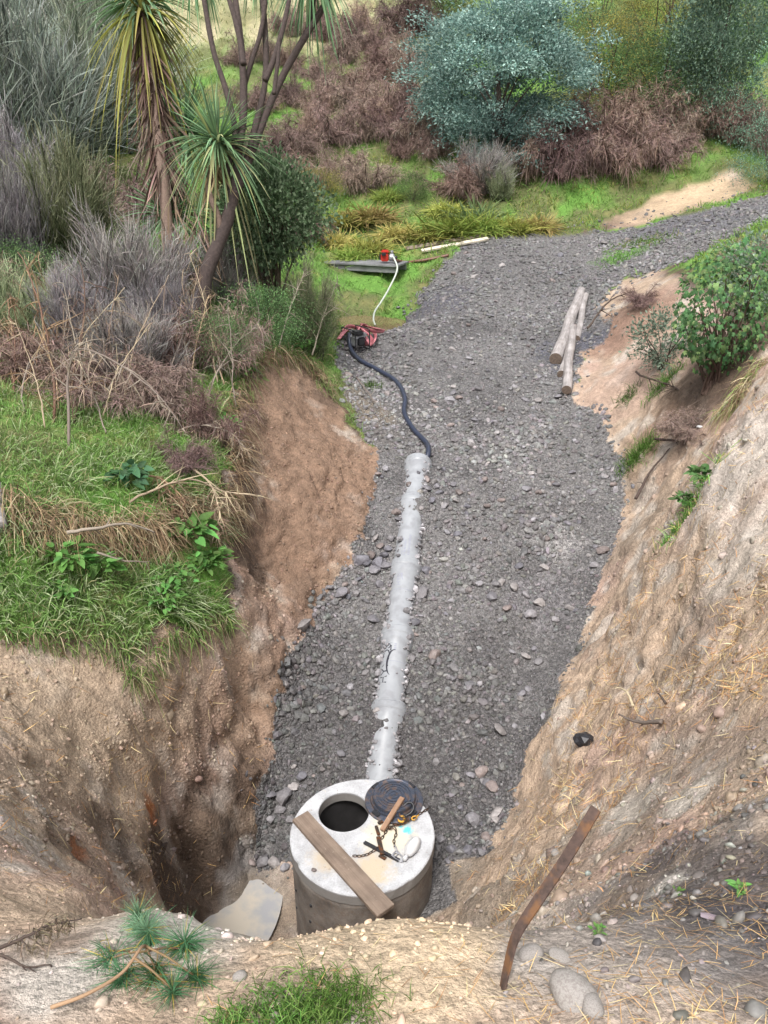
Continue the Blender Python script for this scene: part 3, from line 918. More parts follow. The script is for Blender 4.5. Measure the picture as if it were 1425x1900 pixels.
# ------------------------------------------------------------------ concrete manhole chamber
chamber = empty('manhole_chamber', (CH[0], CH[1], -1.6))
tag(chamber, 'round grey concrete manhole chamber with open access hole in its lid slab', 'manhole')
V, F = lathe([(0.60, 0.0), (0.60, 1.466)], 72)
M_LINING = simple_mat('shaded_lining', lin(58,56,56) * K, 0.6, 9, 0.3)  # riser's inner wall; the shaft's shade is put into its dark colour
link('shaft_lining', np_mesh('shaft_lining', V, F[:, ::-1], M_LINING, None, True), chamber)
V, F = lathe([(0.601, 1.468), (0.686, 1.468), (0.688, 1.40), (0.690, 0.0)], 72)
V[:, :2] *= (1 + 0.006 * fbm(V, 3, 2, 77))[:, None]
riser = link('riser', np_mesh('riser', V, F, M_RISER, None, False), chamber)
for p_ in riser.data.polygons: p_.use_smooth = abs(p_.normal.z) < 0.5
V, F = lathe([(0.001, 0.05), (0.599, 0.05)], 48)
link('floor', np_mesh('floor', V, F, M_DARKIN), chamber)
hc = on_z(638, 1505, 0.0); hcx, hcy, hr = hc.x - CH[0], hc.y - CH[1], 0.252
seg = 96
th = np.arange(seg) * 2 * PI / seg
rows = []
def ring_hole(r, z): rows.append(np.stack([hcx + r * np.cos(th), hcy + r * np.sin(th), np.full(seg, z)], 1))
def ring_out(r, z):
    # where the ray from the hole's centre meets the rim circle, so the quads between stay even
    dx, dy = np.cos(th), np.sin(th)
    bq = hcx * dx + hcy * dy
    s = -bq + np.sqrt(bq ** 2 - (hcx ** 2 + hcy ** 2 - r * r))
    rows.append(np.stack([hcx + s * dx, hcy + s * dy, np.full(seg, z)], 1))
ring_hole(hr + 0.01, -0.13); ring_hole(hr, -0.12); ring_hole(hr, -0.008); ring_hole(hr + 0.008, 0.0)
ring_out(0.69, 0.0); ring_out(0.70, -0.010); ring_out(0.702, -0.125); ring_out(0.695, -0.131)
V = np.vstack(rows); nr = len(rows)
chip = np.maximum(0, fbm(V * np.array([1, 1, 2]), 9, 3, 81) - 0.25) * 0.05
V[:, :2] *= (1 - chip * (np.arange(len(V)) // seg >= 4))[:, None]
F = []
for i in range(nr):
    a, b = i * seg, ((i + 1) % nr) * seg
    for j in range(seg): F.append((a + j, b + j, b + (j + 1) % seg, a + (j + 1) % seg))
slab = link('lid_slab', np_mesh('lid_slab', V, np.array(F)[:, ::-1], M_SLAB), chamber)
slab.location = (0, 0, 1.6)
for k, (px_, py_) in enumerate(((679, 1452), (600, 1470))):      # filled lifting sockets
    q = on_z(px_, py_, 0.0)
    V, F = lathe([(0.001, -0.004), (0.02, -0.004), (0.024, 0.002), (0.028, 0.001)], 16)
    s_ = link('lifting_socket', np_mesh('lifting_socket', V, F, M_SLAB, None, True), slab)
    s_.location = (q.x - CH[0], q.y - CH[1], 0.0015)
for (an, zz, s_) in ((-2.35, 0.98, 1.0), (-2.32, 1.22, 1.1), (-2.42, 0.72, 1.0), (-2.75, 1.12, 0.8), (-2.78, 0.85, 0.8), (-2.05, 0.62, 0.8), (-1.2, 1.1, 0.7)):
    bm = bmesh.new(); bmesh.ops.create_icosphere(bm, subdivisions=2, radius=0.016 * s_)
    h_ = bm_obj('blow_hole', bm, M_BLACK, riser, True)  # black balls stand in for the shade inside small holes
    h_.location = (0.688 * math.cos(an), 0.688 * math.sin(an), zz); h_.scale = (1, 1, 1.3)

# ------------------------------------------------------------------ iron cover lying in its frame on the slab
cc = on_z(731, 1480, 0.05)
cover = empty('manhole_cover', (cc.x, cc.y, 0.001), 0.5)
tag(cover, 'round dark cast iron cover with concentric rings in its frame on the chamber slab', 'manhole cover')
V, F = lathe([(0.20, 0.0), (0.20, 0.045), (0.235, 0.05), (0.24, 0.028), (0.285, 0.022), (0.295, 0.018), (0.297, 0.0)], 64)
link('frame', np_mesh('frame', V, F, M_IRON, None, False), cover)
for k in range(4):
    bm = box_bm((0.06, 0.085, 0.034), 0.004)
    g_ = bm_obj('frame_notch_block', bm, M_BLACK, cover); a_ = k * PI / 2 + 0.3  # black blocks stand in for the shaded notches of the frame
    g_.location = (0.252 * math.cos(a_), 0.252 * math.sin(a_), 0.022); g_.rotation_euler = (0, 0, a_)
prof = [(0.001, 0.084)]
for k, r_ in enumerate((0.045, 0.085, 0.115, 0.145, 0.175)):
    prof += [(r_ - 0.006, 0.084), (r_ - 0.004, 0.092), (r_ + 0.004, 0.092), (r_ + 0.006, 0.084)]
prof += [(0.20, 0.084), (0.212, 0.09), (0.217, 0.084), (0.218, 0.046)]
V, F = lathe(prof, 64)
disc = link('cover_disc', np_mesh('cover_disc', V, F, M_IRON, None, False), cover)
for k in range(5):          # worn raised marks cast in the middle
    bm = box_bm((0.006, 0.03 - 0.004 * (k % 3), 0.006), 0.001)
    c_ = bm_obj('cast_mark', bm, M_IRON, disc); c_.location = (-0.026 + 0.013 * k, 0.004 * ((k * 7) % 3 - 1), 0.087); c_.rotation_euler = (0, 0, 0.3 * (k % 2))

# ------------------------------------------------------------------ plank and stake
a, b = on_z(557, 1513, 0.045), on_z(716, 1688, 0.045)
d = b - a
pl = bm_obj('plank', box_bm((d.length, 0.185, 0.042), 0.004, 10, 0.006, 3), M_PLANK)
place(pl, (a + b) / 2 - Vector((0, 0, 0.0195)), d, (0, 0, 1))
tag(pl, 'long weathered brown plank lying across the concrete slab and overhanging its front', 'plank')
a, b = on_z(747, 1480, 0.125), on_z(709, 1541, 0.026)
d = b - a
st = bm_obj('wooden_stake', box_bm((d.length, 0.05, 0.03), 0.003, 4, 0.002, 8), M_STAKE)
place(st, (a + b) / 2, d, (0, 0.2, 1))
tag(st, 'short orange brown wooden stake propped on the edge of the iron cover', 'stake')

# ------------------------------------------------------------------ chains, hook, shackle and scraps on the slab
def link_mesh(L=0.022, Wd=0.011, r=0.0042, seg=12, rs=6):
    P = []
    for i in range(seg):
        t = 2 * PI * i / seg
        P.append((L * math.copysign(abs(math.cos(t)) ** 0.8, math.cos(t)), Wd * math.sin(t), 0))
    P = np.array(P + [P[0]])
    c = []
    V = []; F = []
    for i in range(seg):
        t = P[(i + 1) % seg] - P[i - 1]; t /= np.linalg.norm(t)
        nrm = np.cross(t, (0, 0, 1))
        for j in range(rs):
            a_ = 2 * PI * j / rs
            V.append(P[i] + r * (math.cos(a_) * nrm + math.sin(a_) * np.array([0, 0, 1])))
    for i in range(seg):
        for j in range(rs):
            F.append((i * rs + j, ((i + 1) % seg) * rs + j, ((i + 1) % seg) * rs + (j + 1) % rs, i * rs + (j + 1) % rs))
    return np.array(V), np.array(F)
LV, LF = link_mesh()
link_me = np_mesh('chain_link', LV, LF, M_IRON2, None, True)
LV2, LF2 = link_mesh(0.04, 0.02, 0.0065)
link_big = np_mesh('chain_link', LV2, LF2, M_GREYMETAL, None, True)
def chain(path, label, me=link_me, pitch=0.034):
    Q = spline(path, 400)
    s = np.concatenate([[0], np.cumsum(np.linalg.norm(np.diff(Q, axis=0), axis=1))])
    n = max(2, int(s[-1] / pitch))
    root = empty('chain', Q[0]); tag(root, label, 'chain', 'chains on the chamber slab')
    for i in range(n):
        k = (i + 0.5) / n * s[-1]
        P = np.array([np.interp(k, s, Q[:, j]) for j in range(3)])
        T = np.array([np.interp(min(k + 0.01, s[-1]), s, Q[:, j]) - np.interp(max(k - 0.01, 0), s, Q[:, j]) for j in range(3)])
        o = link('chain_link', me)
        place(o, P - Q[0], T, (0, 0, 1) if i % 2 else (T[1], -T[0], 0.25 * np.linalg.norm(T)))
        o.parent = root
    return root
def zp(u, v, z): return tuple(on_z(u, v, z))
chain([zp(795,1500,0.0), zp(785,1506,0.02), zp(772,1514,0.014), zp(755,1524,0.02), zp(738,1530,0.014), zp(722,1536,0.012), zp(708,1556,0.012)], 'rusty chain trailing from the slab edge past the yellow hook to the bracket')
chain([zp(722,1538,0.03), zp(731,1536,0.03), zp(735,1546,0.014), zp(731,1558,0.012), zp(732,1570,0.012)], 'short rusty chain looping down to the grey shackle')
chain([zp(655,1588,0.012), zp(672,1588,0.012), zp(686,1583,0.012), zp(702,1572,0.02)], 'thin rusty chain between the plank and the black bar')
chain([zp(758,1512,0.03), zp(745,1508,0.045), zp(733,1514,0.03), zp(728,1526,0.02), zp(742,1530,0.03), zp(756,1522,0.04), zp(748,1516,0.05)], 'tangled rusty chain heaped around the yellow hook')
chain([zp(732,1570,0.012), zp(735,1582,0.014), zp(729,1588,0.014)], 'two large pale links ending the short chain', link_big, 0.055)

hk = empty('lifting_hook', on_z(744, 1521, 0.03)); tag(hk, 'yellow painted steel lifting hook among the chains on the slab', 'hook')
arc = [(0.034 * math.cos(t), 0.034 * math.sin(t), 0.012) for t in np.linspace(2.6, 7.4, 16)]
arc += [(0.02, 0.05, 0.014), (0.035, 0.075, 0.016)]
tube_obj('hook_bow', spline(arc, 40), np.interp(np.linspace(0, 1, 40), [0, 0.15, 0.6, 1], [0.004, 0.011, 0.013, 0.008]), M_YELLOW, hk, 10)
tube_obj('hook_eye', [(0.035 + 0.016 * math.cos(t), 0.088 + 0.016 * math.sin(t), 0.016) for t in np.linspace(0, 2 * PI, 20)], 0.006, M_YELLOW, hk, 8)
hk.rotation_euler = (0.2, 0.1, 0.7)
hk2 = empty('steel_hook', on_z(769, 1519, 0.03)); tag(hk2, 'small rusty yellow hook at the right end of the chain heap', 'hook')
tube_obj('hook_bow', [(0.026 * math.cos(t), 0.02 * math.sin(t), 0.01) for t in np.linspace(0.4, 6.2, 20)], 0.007, M_YELLOW, hk2, 8)
tube_obj('hook_shank', [(0.026, 0.005, 0.01), (0.055, 0.012, 0.012)], 0.007, M_YELLOW, hk2, 8)
hk2.rotation_euler = (0.1, -0.2, 0.3)
sh = empty('bow_shackle', on_z(757, 1500, 0.07)); tag(sh, 'black bow shackle leaning on the iron cover above the yellow hook', 'shackle')
tube_obj('bow', spline([(-0.03, -0.07, 0), (-0.05, -0.01, 0), (-0.035, 0.045, 0), (0, 0.062, 0), (0.035, 0.045, 0), (0.05, -0.01, 0), (0.03, -0.07, 0)], 40), 0.0115, M_BLACK, sh, 10)
tube_obj('pin', [(-0.055, -0.07, 0), (0.06, -0.07, 0)], 0.012, M_BLACK, sh, 10)
sh.rotation_euler = (0.5, 0.25, -0.75)
sk2 = empty('shackle', on_z(739, 1590, 0.014)); tag(sk2, 'small galvanised shackle beside the white bottle on the slab', 'shackle')
tube_obj('bow', spline([(-0.055, 0.02, 0), (-0.01, 0.034, 0), (0.05, 0.022, 0), (0.062, 0, 0), (0.05, -0.022, 0), (-0.01, -0.034, 0), (-0.055, -0.02, 0)], 36), 0.0075, M_GREYMETAL, sk2, 8)
tube_obj('pin', [(-0.055, -0.036, 0), (-0.055, 0.04, 0)], 0.008, M_GREYMETAL, sk2, 8)
sk2.rotation_euler = (0, 0, -0.75)
a, b = on_z(676, 1562, 0.02), on_z(741, 1596, 0.016)
bar = empty('angle_iron', (a + b) / 2); tag(bar, 'short black angle iron bar lying below the dark bracket on the slab', 'metal bar')
d = b - a
o = bm_obj('flange', box_bm((d.length, 0.034, 0.005), 0.001), M_BLACK); place(o, (0, 0, 0), d, (0, 0, 1)); o.parent = bar
o = bm_obj('web', box_bm((d.length, 0.005, 0.026), 0.001), M_BLACK); place(o, Vector((-d.y, d.x, 0)).normalized() * -0.0165 + Vector((0, 0, -0.0)), d, (0, 0, 1)); o.parent = bar
br = empty('steel_bracket', on_z(706, 1560, 0.012)); tag(br, 'dark rusty steel bracket of bolted flat bars beside the stake foot', 'bracket')
for nm, (u0, v0, u1, v1, z_, w_) in {'flat_bar': (698, 1532, 703, 1549, 0.022, 0.03), 'arm': (702, 1552, 710, 1586, 0.024, 0.04), 'foot': (704, 1586, 716, 1593, 0.012, 0.035), 'head': (701, 1527, 710, 1523, 0.03, 0.03)}.items():
    a, b = on_z(u0, v0, z_), on_z(u1, v1, z_); d = b - a
    o = bm_obj(nm, box_bm((d.length, w_, 0.018), 0.003, 2, 0.003, 5), M_IRON2); place(o, (a + b) / 2 - br.location, d, (0, 0, 1)); o.parent = br
# white plastic bottle, squashed
wb = empty('plastic_bottle', on_z(765, 1578, 0.0)); tag(wb, 'crumpled white plastic bottle lying on the right of the slab', 'bottle')
V = ICO3 * np.array([0.062, 0.115, 0.055]); V = V * (1 + 0.16 * fbm(ICO3, 1.3, 2, 91) + 0.05 * np.sign(vnoise(ICO3, 2.2, 92)))[:, None]; V[:, 2] = np.maximum(V[:, 2], -0.05)
o = link('body', np_mesh('body', V, ICO3F, M_WHITEPL, None, True), wb); o.location = (0, 0, 0.052); o.rotation_euler = (0, 0, -0.55)
V, F = lathe([(0.001, 0.045), (0.02, 0.045), (0.022, 0.0), (0.001, 0.0)], 16)
o = link('cap', np_mesh('cap', V, F, M_WHITEPL, None, True), wb); o.location = (-0.058, -0.098, 0.035); o.rotation_euler = (1.45, 0, -0.55)
o = link('pebble', big[3]); o.location = on_z(582, 1614, 0.014); o.scale = (0.026, 0.022, 0.022); tag(o, 'single grey pebble on the slab left of the plank', 'stone')

# ------------------------------------------------------------------ drain pipe down the ramp
PA, PB = np.array([-0.125, 5.98, -0.84]), np.array([0.555, 11.62, 1.37])
def on_pipe(v_):
    """point of the pipe axis seen at image row v_"""
    lo, hi = 0.0, 1.0
    for _ in range(40):
        m_ = 0.5 * (lo + hi)
        if project(PA + (PB - PA) * m_)[1] > v_: lo = m_
        else: hi = m_
    return lo
pipe_dir = Vector(PB - PA).normalized(); PLEN = float(np.linalg.norm(PB - PA))
RP = 0.185
pipe = empty('drain_pipe', PA); tag(pipe, 'pale grey plastic drain pipe half buried in gravel running down to the manhole', 'pipe')
rotp = Vector((0, 0, 1)).rotation_difference(pipe_dir)
pipe.rotation_mode = 'QUATERNION'; pipe.rotation_quaternion = rotp
joints = [on_pipe(v_) * PLEN for v_ in (1310, 1172, 1048, 930)]
starts = [0.0] + joints; ends = joints + [PLEN]
for k, (s0, s1) in enumerate(zip(starts, ends)):
    soc = 0.30
    prof = [(RP - 0.012, s0 + 0.0), (RP, s0 + 0.005), (RP, s1 - soc), (RP + 0.026, s1 - soc + 0.06), (RP + 0.03, s1 - 0.14), (RP + 0.042, s1 - 0.12), (RP + 0.042, s1 - 0.05), (RP + 0.03, s1 - 0.03), (RP + 0.03, s1), (RP + 0.012, s1), (RP + 0.010, s1 - 0.2)]
    V, F = lathe(prof, 48)
    pm_ = np_mesh('pipe_section', V, F, M_PVC, None, True); pm_.set_sharp_from_angle(angle=R(24))
    sec = link('pipe_section', pm_, pipe)
    if k == 1 or k == 2:
        seam = (s0 + s1) / 2 - (0.02 if k == 1 else 0.0)
        V, F = lathe([(RP + 0.0012, seam), (RP + 0.0012, seam + 0.006)], 48)
        link('insertion_mark', np_mesh('insertion_mark', V, F, M_PRINT2), sec)
loc_up = rotp.inverted() @ Vector((0, -0.35, 1))
ANG0 = math.atan2(loc_up.y, loc_up.x)
def wrap_print(V2, F, s_at, ang, mat, parent, name='print', size=1.0):
    """flat lettering (x along the pipe, y round it) laid on the pipe wall"""
    V2 = np.asarray(V2) * size
    rr_ = RP + 0.0016
    an = ANG0 - ang - V2[:, 1] / rr_
    V = np.stack([rr_ * np.cos(an), rr_ * np.sin(an), s_at + V2[:, 0]], 1)
    return link(name, np_mesh(name, V, F, mat), parent)
def text_flat(s):
    cu = bpy.data.curves.new('t', 'FONT'); cu.body = s; cu.resolution_u = 2; cu.extrude = 0
    o = bpy.data.objects.new('t', cu); C.objects.link(o)
    dg = bpy.context.evaluated_depsgraph_get(); dg.update()
    me = o.evaluated_get(dg).to_mesh()
    V = np.array([v.co[:2] for v in me.vertices]); F = [list(p_.vertices) for p_ in me.polygons]
    T = []
    for f in F:
        for i in range(1, len(f) - 1): T.append((f[0], f[i], f[i + 1]))
    bpy.data.objects.remove(o); bpy.data.curves.remove(cu)
    return V, np.array(T)
TV, TF = text_flat('HYNDS')
TV[:, 0] *= 1.25
def arc_flat(w, h, t0, t1, thick):
    a_ = np.linspace(t0, t1, 30)
    th_ = thick * np.sin(np.linspace(0.15, PI - 0.05, 30)) ** 0.7
    o_ = np.stack([w * np.cos(a_), h * np.sin(a_)], 1); i_ = np.stack([(w - th_) * np.cos(a_), (h - th_) * np.sin(a_)], 1)
    V = np.vstack([o_, i_]); k = np.arange(29)
    return V, np.stack([k, k + 1, k + 31, k + 30], 1)
AV, AF = arc_flat(0.16, 0.075, -0.2, 2.9, 0.022)
def bars_flat(rows_, seed):
    r_ = np.random.default_rng(seed); V = []; F = []
    for (x0, x1, y, h) in rows_:
        x = x0
        while x < x1:
            w = r_.uniform(0.006, 0.016); n = len(V)
            V += [(x, y), (x + w, y), (x + w, y + h), (x, y + h)]; F.append((n, n + 1, n + 2, n + 3)); x += w + r_.uniform(0.004, 0.016)
    return np.array(V), np.array(F)
secs = [o for o in pipe.children if o.name.startswith('pipe_section')]
for (v_at, ang, sz, sec, mt, mt2) in ((1283, 0.36, 0.145, secs[1], M_PRINT, M_PRINT), (1101, 0.22, 0.085, secs[2], M_PRINT2, M_PRINT2)):
    s_at = on_pipe(v_at) * PLEN
    wrap_print(TV, TF, s_at, ang, mt, sec, 'lettering', sz)
    wrap_print(AV + np.array([0.24, 0.0]) , AF, s_at + 0.02, ang - 0.30, mt, sec, 'logo_arc', 1.2 if mt is M_PRINT else 0.75)
    BV, BF = bars_flat([(0.46, 0.56, 0.0, 0.022), (0.60, 0.82, 0.0, 0.03), (0.60, 0.74, 0.045, 0.012), (0.52, 0.6, 0.045, 0.012), (0.80, 0.88, 0.045, 0.012)], 4)
    wrap_print(BV, BF, s_at, ang - 0.10, mt, sec, 'print_line', 1.0)
    BV, BF = bars_flat([(0.5, 0.92, 0.0, 0.03)], 9)
    wrap_print(BV, BF, s_at, ang - 0.42, M_PRINT2, sec, 'faded_line', 1.0)

# ------------------------------------------------------------------ hoses, pumps and timber by the stream
def ground_path(px, lift):
    out = []
    for q in px:
        p_, n_ = hit(q[0], q[1])
        out.append(np.array(p_) + np.array([0, 0, lift + (q[2] if len(q) > 2 else 0)]))
    return out
hp = ground_path([(648,640,0.2),(651,655,0.05),(668,672),(700,690),(735,712),(751,742),(750,770),(766,800),(790,826)], 0.05)
pe = PA + (PB - PA) * 1.0
hp += [pe + np.array([0.17, 0.16, 0.16]), pe + np.array([0.12, -0.05, 0.02]), pe + np.array([0.05, -0.3, -0.12])]
hose = tube_obj('suction_hose', spline(hp, 150), 0.043, M_HOSE, None, 12)
tag(hose, 'thick black hose snaking over the gravel from the water pump into the pipe', 'hose')

def engine_pump(name, label, P, rz, red, s=1.0):
    root = empty(name, P, rz); root.scale = (s, s, s); tag(root, label, 'pump')
    cas = M_RED if red else M_GREYMETAL
    o = bm_obj('engine', box_bm((0.24, 0.24, 0.24), 0.03), cas, root); o.location = (-0.14, 0, 0.18)
    o = bm_obj('fuel_tank', box_bm((0.26, 0.22, 0.1), 0.035), M_RED if red else M_BLACK, root); o.location = (-0.13, 0, 0.36)
    V, F = lathe([(0.001, 0.0), (0.09, 0.0), (0.12, 0.03), (0.12, 0.13), (0.09, 0.17), (0.001, 0.17)], 20)
    o = link('pump_housing', np_mesh('pump_housing', V, F, M_GREYMETAL, None, False), root); o.location = (0.0, 0, 0.18); o.rotation_euler = (0, PI / 2, 0)
    V, F = lathe([(0.001, 0.1), (0.045, 0.1), (0.055, 0.08), (0.045, 0.06), (0.045, 0.0)], 16)
    o = link('outlet', np_mesh('outlet', V, F, M_GREYMETAL, None, False), root); o.location = (0.09, 0, 0.29)
    o = link('inlet', np_mesh('inlet', V, F, M_BLACK, None, False), root); o.location = (0.16, 0, 0.18); o.rotation_euler = (0, PI / 2, 0)
    o = bm_obj('recoil_cover', box_bm((0.06, 0.2, 0.2), 0.03), M_BLACK, root); o.location = (-0.29, 0, 0.19)
    o = bm_obj('exhaust', box_bm((0.14, 0.1, 0.1), 0.02), M_GREYMETAL if not red else M_BLACK, root); o.location = (-0.16, -0.16, 0.3)
    for sy in (() if red else (-1, 1)):
        tube_obj('frame_tube', spline([(-0.34, sy * 0.19, 0.02), (-0.34, sy * 0.19, 0.4), (-0.3, sy * 0.19, 0.45), (0.15, sy * 0.19, 0.45), (0.2, sy * 0.19, 0.4), (0.2, sy * 0.19, 0.02), (-0.34, sy * 0.19, 0.02)], 48), 0.014, M_BLACK, root, 6)
    return root
p_, n_ = hit(657, 645)
engine_pump('water_pump', 'grey engine water pump in a black frame at the end of the thick hose', p_, 2.2, False, 0.95)

# pink lay-flat hose dumped in a heap
r2 = np.random.default_rng(5)
pc, _ = hit(678, 634)
def ribbon_tube(P, w, h):
    T, A, B = frames(np.asarray(P))
    seg_ = 8; th_ = np.arange(seg_) * 2 * PI / seg_
    V = (P[:, None] + (np.cos(th_) * w)[None, :, None] * A[:, None] + (np.sin(th_) * h)[None, :, None] * B[:, None]).reshape(-1, 3)
    i = np.arange(len(P) - 1)[:, None] * seg_; j = np.arange(seg_)[None]; j2 = (j + 1) % seg_
    return V, np.stack([i + j, i + j2, i + seg_ + j2, i + seg_ + j], -1).reshape(-1, 4)
heap = [(628,636,.05),(640,628,.12),(655,622,.18),(668,627,.2),(690,640,.12),(680,645,.06),(664,636,.16),(672,626,.25),(684,622,.16),(697,634,.1),(688,646,.05),(676,634,.15),(668,622,.25),(686,626,.2),(712,621,.06),(700,626,.1),(668,630,.22),(645,625,.2),(632,631,.1)]
hpth = spline(ground_path(heap, 0.03), 220)
V, F = ribbon_tube(hpth, 0.045, 0.016)
lf = link('layflat_hose', np_mesh('layflat_hose', V, F, M_REDHOSE, None, True)); tag(lf, 'faded pink lay-flat hose dumped in a tangled heap behind the grey pump', 'hose')

# footbridge
b0, b1 = pt(560, 488, 21.9), pt(741, 497, 21.0)
bd = Vector(b1 - b0); bd.z = 0
bz = 3.02
bridge = empty('footbridge', Vector((b0[0], b0[1], bz))); tag(bridge, 'low grey timber footbridge over the stream with the red pump on it', 'footbridge')
L_ = bd.length
yaw = math.atan2(bd.y, bd.x); bridge.rotation_euler = (0, 0, yaw)
for k in range(5):
    o = bm_obj('deck_plank', box_bm((L_, 0.17, 0.05), 0.006, 8, 0.008, k), M_BRIDGE, bridge); o.location = (L_ / 2, -0.02 + k * 0.185, 0.0)
for k in range(2):
    o = bm_obj('bearer', box_bm((L_ * 0.97, 0.1, 0.16), 0.008, 4, 0.006, k + 9), M_BRIDGE, bridge); o.location = (L_ / 2, 0.0 + 0.7 * k, -0.108)
bw_ = Vector(b0).lerp(Vector(b1), 0.9); bw_.z = bz + 0.026
engine_pump('engine_pump', 'small red engine pump standing on the end of the footbridge', bw_ + Vector((0.0, 0.25, 0)), -0.1, True, 0.85)
wp = [np.array(bw_) + np.array([0.12, 0.15, 0.18]), np.array(pt(737,500,20.7)), np.array(pt(722,535,20.0)), np.array(pt(706,562,19.3)), np.array(pt(696,577,18.9)), np.array(pt(693,592,18.5)), np.array(pt(696,603,18.2))]
for q in wp[2:5]:
    l_, n_ = drop(q[0], q[1]); q[2] = max(q[2], l_.z + 0.05)
wh = tube_obj('intake_hose', spline(wp, 80), 0.024, M_WHITEHOSE, None, 8); tag(wh, 'thin white intake hose hanging from the red pump down into the stream', 'hose')
bp = [np.array(bw_) + np.array([0.15, 0.1, 0.1])] + ground_path([(755,490),(775,488),(800,484),(832,477)], 0.05)
bh = tube_obj('delivery_hose', spline(bp, 60), 0.04, M_BROWNHOSE, None, 8); tag(bh, 'brown hose lying in the grass from the red pump towards the track', 'hose')
for nm, (u0, v0, u1, v1, w_, h_, mt, lab) in {'weathered_board': (752, 472, 900, 446, 0.22, 0.1, M_BROWNBOARD, 'dark weathered board lying in the grass behind the pale board'),
                                           'pale_board': (782, 472, 905, 449, 0.16, 0.06, M_PALEBOARD, 'pale new board lying in the grass by the track edge')}.items():
    a, _ = hit(u0, v0); b, _ = hit(u1, v1); d = b - a
    o = bm_obj(nm, box_bm((d.length, w_, h_), 0.01, 6, 0.01, 4), mt)
    place(o, (a + b) / 2 + Vector((0, 0.0 if 'pale' in nm else 0.25, 0.1)), d, (0, -0.3, 1)); tag(o, lab, 'board')

# ------------------------------------------------------------------ logs on the track
def log(P, Q, r0, r1_, label, seed, lift):
    d = Vector(Q) - Vector(P); L = d.length
    root = empty('fence_post', Vector(P)); 
    n = 24
    x = np.linspace(0, L, n)
    Y = np.stack([x, 0.012 * np.sin(x * 3 + seed), 0.012 * np.cos(x * 2.2 + seed)], 1)
    V, F = tube(Y, np.interp(x, [0, L], [r0, r1_]) * (1 + 0.05 * vnoise(Y * 3 + seed, 1, seed)), 16, False)
    o = link('shaft', np_mesh('shaft', V, F, M_LOG, None, True), root)
    for e, xx in ((0, 0), (n - 1, L)):
        ring = V[e * 16:(e + 1) * 16]; c = ring.mean(0) + np.array([-0.004 if e == 0 else 0.004, 0, 0])
        k = np.arange(16)
        f = np.stack([np.full(16, 16), (k + 1) % 16, k], 1)
        link('sawn_end', np_mesh('sawn_end', np.vstack([ring, c]), f if e == 0 else f[:, ::-1], M_LOGEND), root)
    m = place(root, Vector(P), d, (0, 0, 1))
    tag(root, label, 'log', 'fence posts lying on the track')
def logpx(u0, v0, u1, v1, r0, r1_, label, seed, lift=0.0):
    a, _ = hit(u0, v0); b, _ = hit(u1, v1)
    a2, b2 = Vector(a), Vector(b)
    a2.z += r0 * 0.8 + lift; b2.z += r1_ * 0.8 + lift
    log(a2, b2, r0, r1_, label, seed, lift)
logpx(1031, 676, 1078, 546, 0.125, 0.11, 'thickest grey log, leftmost of the four on the track', 1)
logpx(1070, 634, 1086, 552, 0.078, 0.07, 'shortest grey log, rightmost of the four on the track', 2)
logpx(1041, 700, 1062, 634, 0.082, 0.072, 'short grey log lying between the thickest and the palest log', 3)
logpx(1049, 736, 1062, 618, 0.092, 0.075, 'palest log of the four, its tip nearest the chamber', 4, 0.06)

# ------------------------------------------------------------------ rusty bar stuck in the bank
g0, _ = hit(932, 1836)
t0 = (Vector(g0) - Vector(CAM)).length / np.linalg.norm(ray(932, 1836))
bpx = [(932,1838,t0),(941,1795,t0*1.005),(958,1735,t0*1.01),(1000,1668,t0*1.02),(1052,1590,t0*1.03),(1106,1500,t0*1.035)]
BP = spline([pt(*q) for q in bpx], 40)
T, A, B = frames(BP)
view = CAM - BP; view /= np.linalg.norm(view, axis=1, keepdims=True)
side = np.cross(T, view); side /= np.linalg.norm(side, axis=1, keepdims=True)
nrm = np.cross(side, T)
tw = np.interp(np.linspace(0, 1, 40), [0, 0.3, 0.55, 1], [1.15, 0.95, 0.55, 0.35])[:, None]
s2 = side * np.cos(tw) + nrm * np.sin(tw); n2_ = np.cross(s2, T)
hw, ht = 0.0145, 0.003
V = np.stack([BP + s2 * hw + n2_ * ht, BP - s2 * hw + n2_ * ht, BP - s2 * hw - n2_ * ht, BP + s2 * hw - n2_ * ht], 1).reshape(-1, 3)
i = np.arange(39)[:, None] * 4; j = np.arange(4)[None]
F = [np.stack([i + j, i + (j + 1) % 4, i + 4 + (j + 1) % 4, i + 4 + j], -1).reshape(-1, 4), np.array([[0, 3, 2, 1], [156, 157, 158, 159]])]
rb = link('rusty_bar', np_mesh('rusty_bar', V, F, M_RUST)); tag(rb, 'bent rusty flat steel bar stuck upright in the foreground bank', 'metal bar')

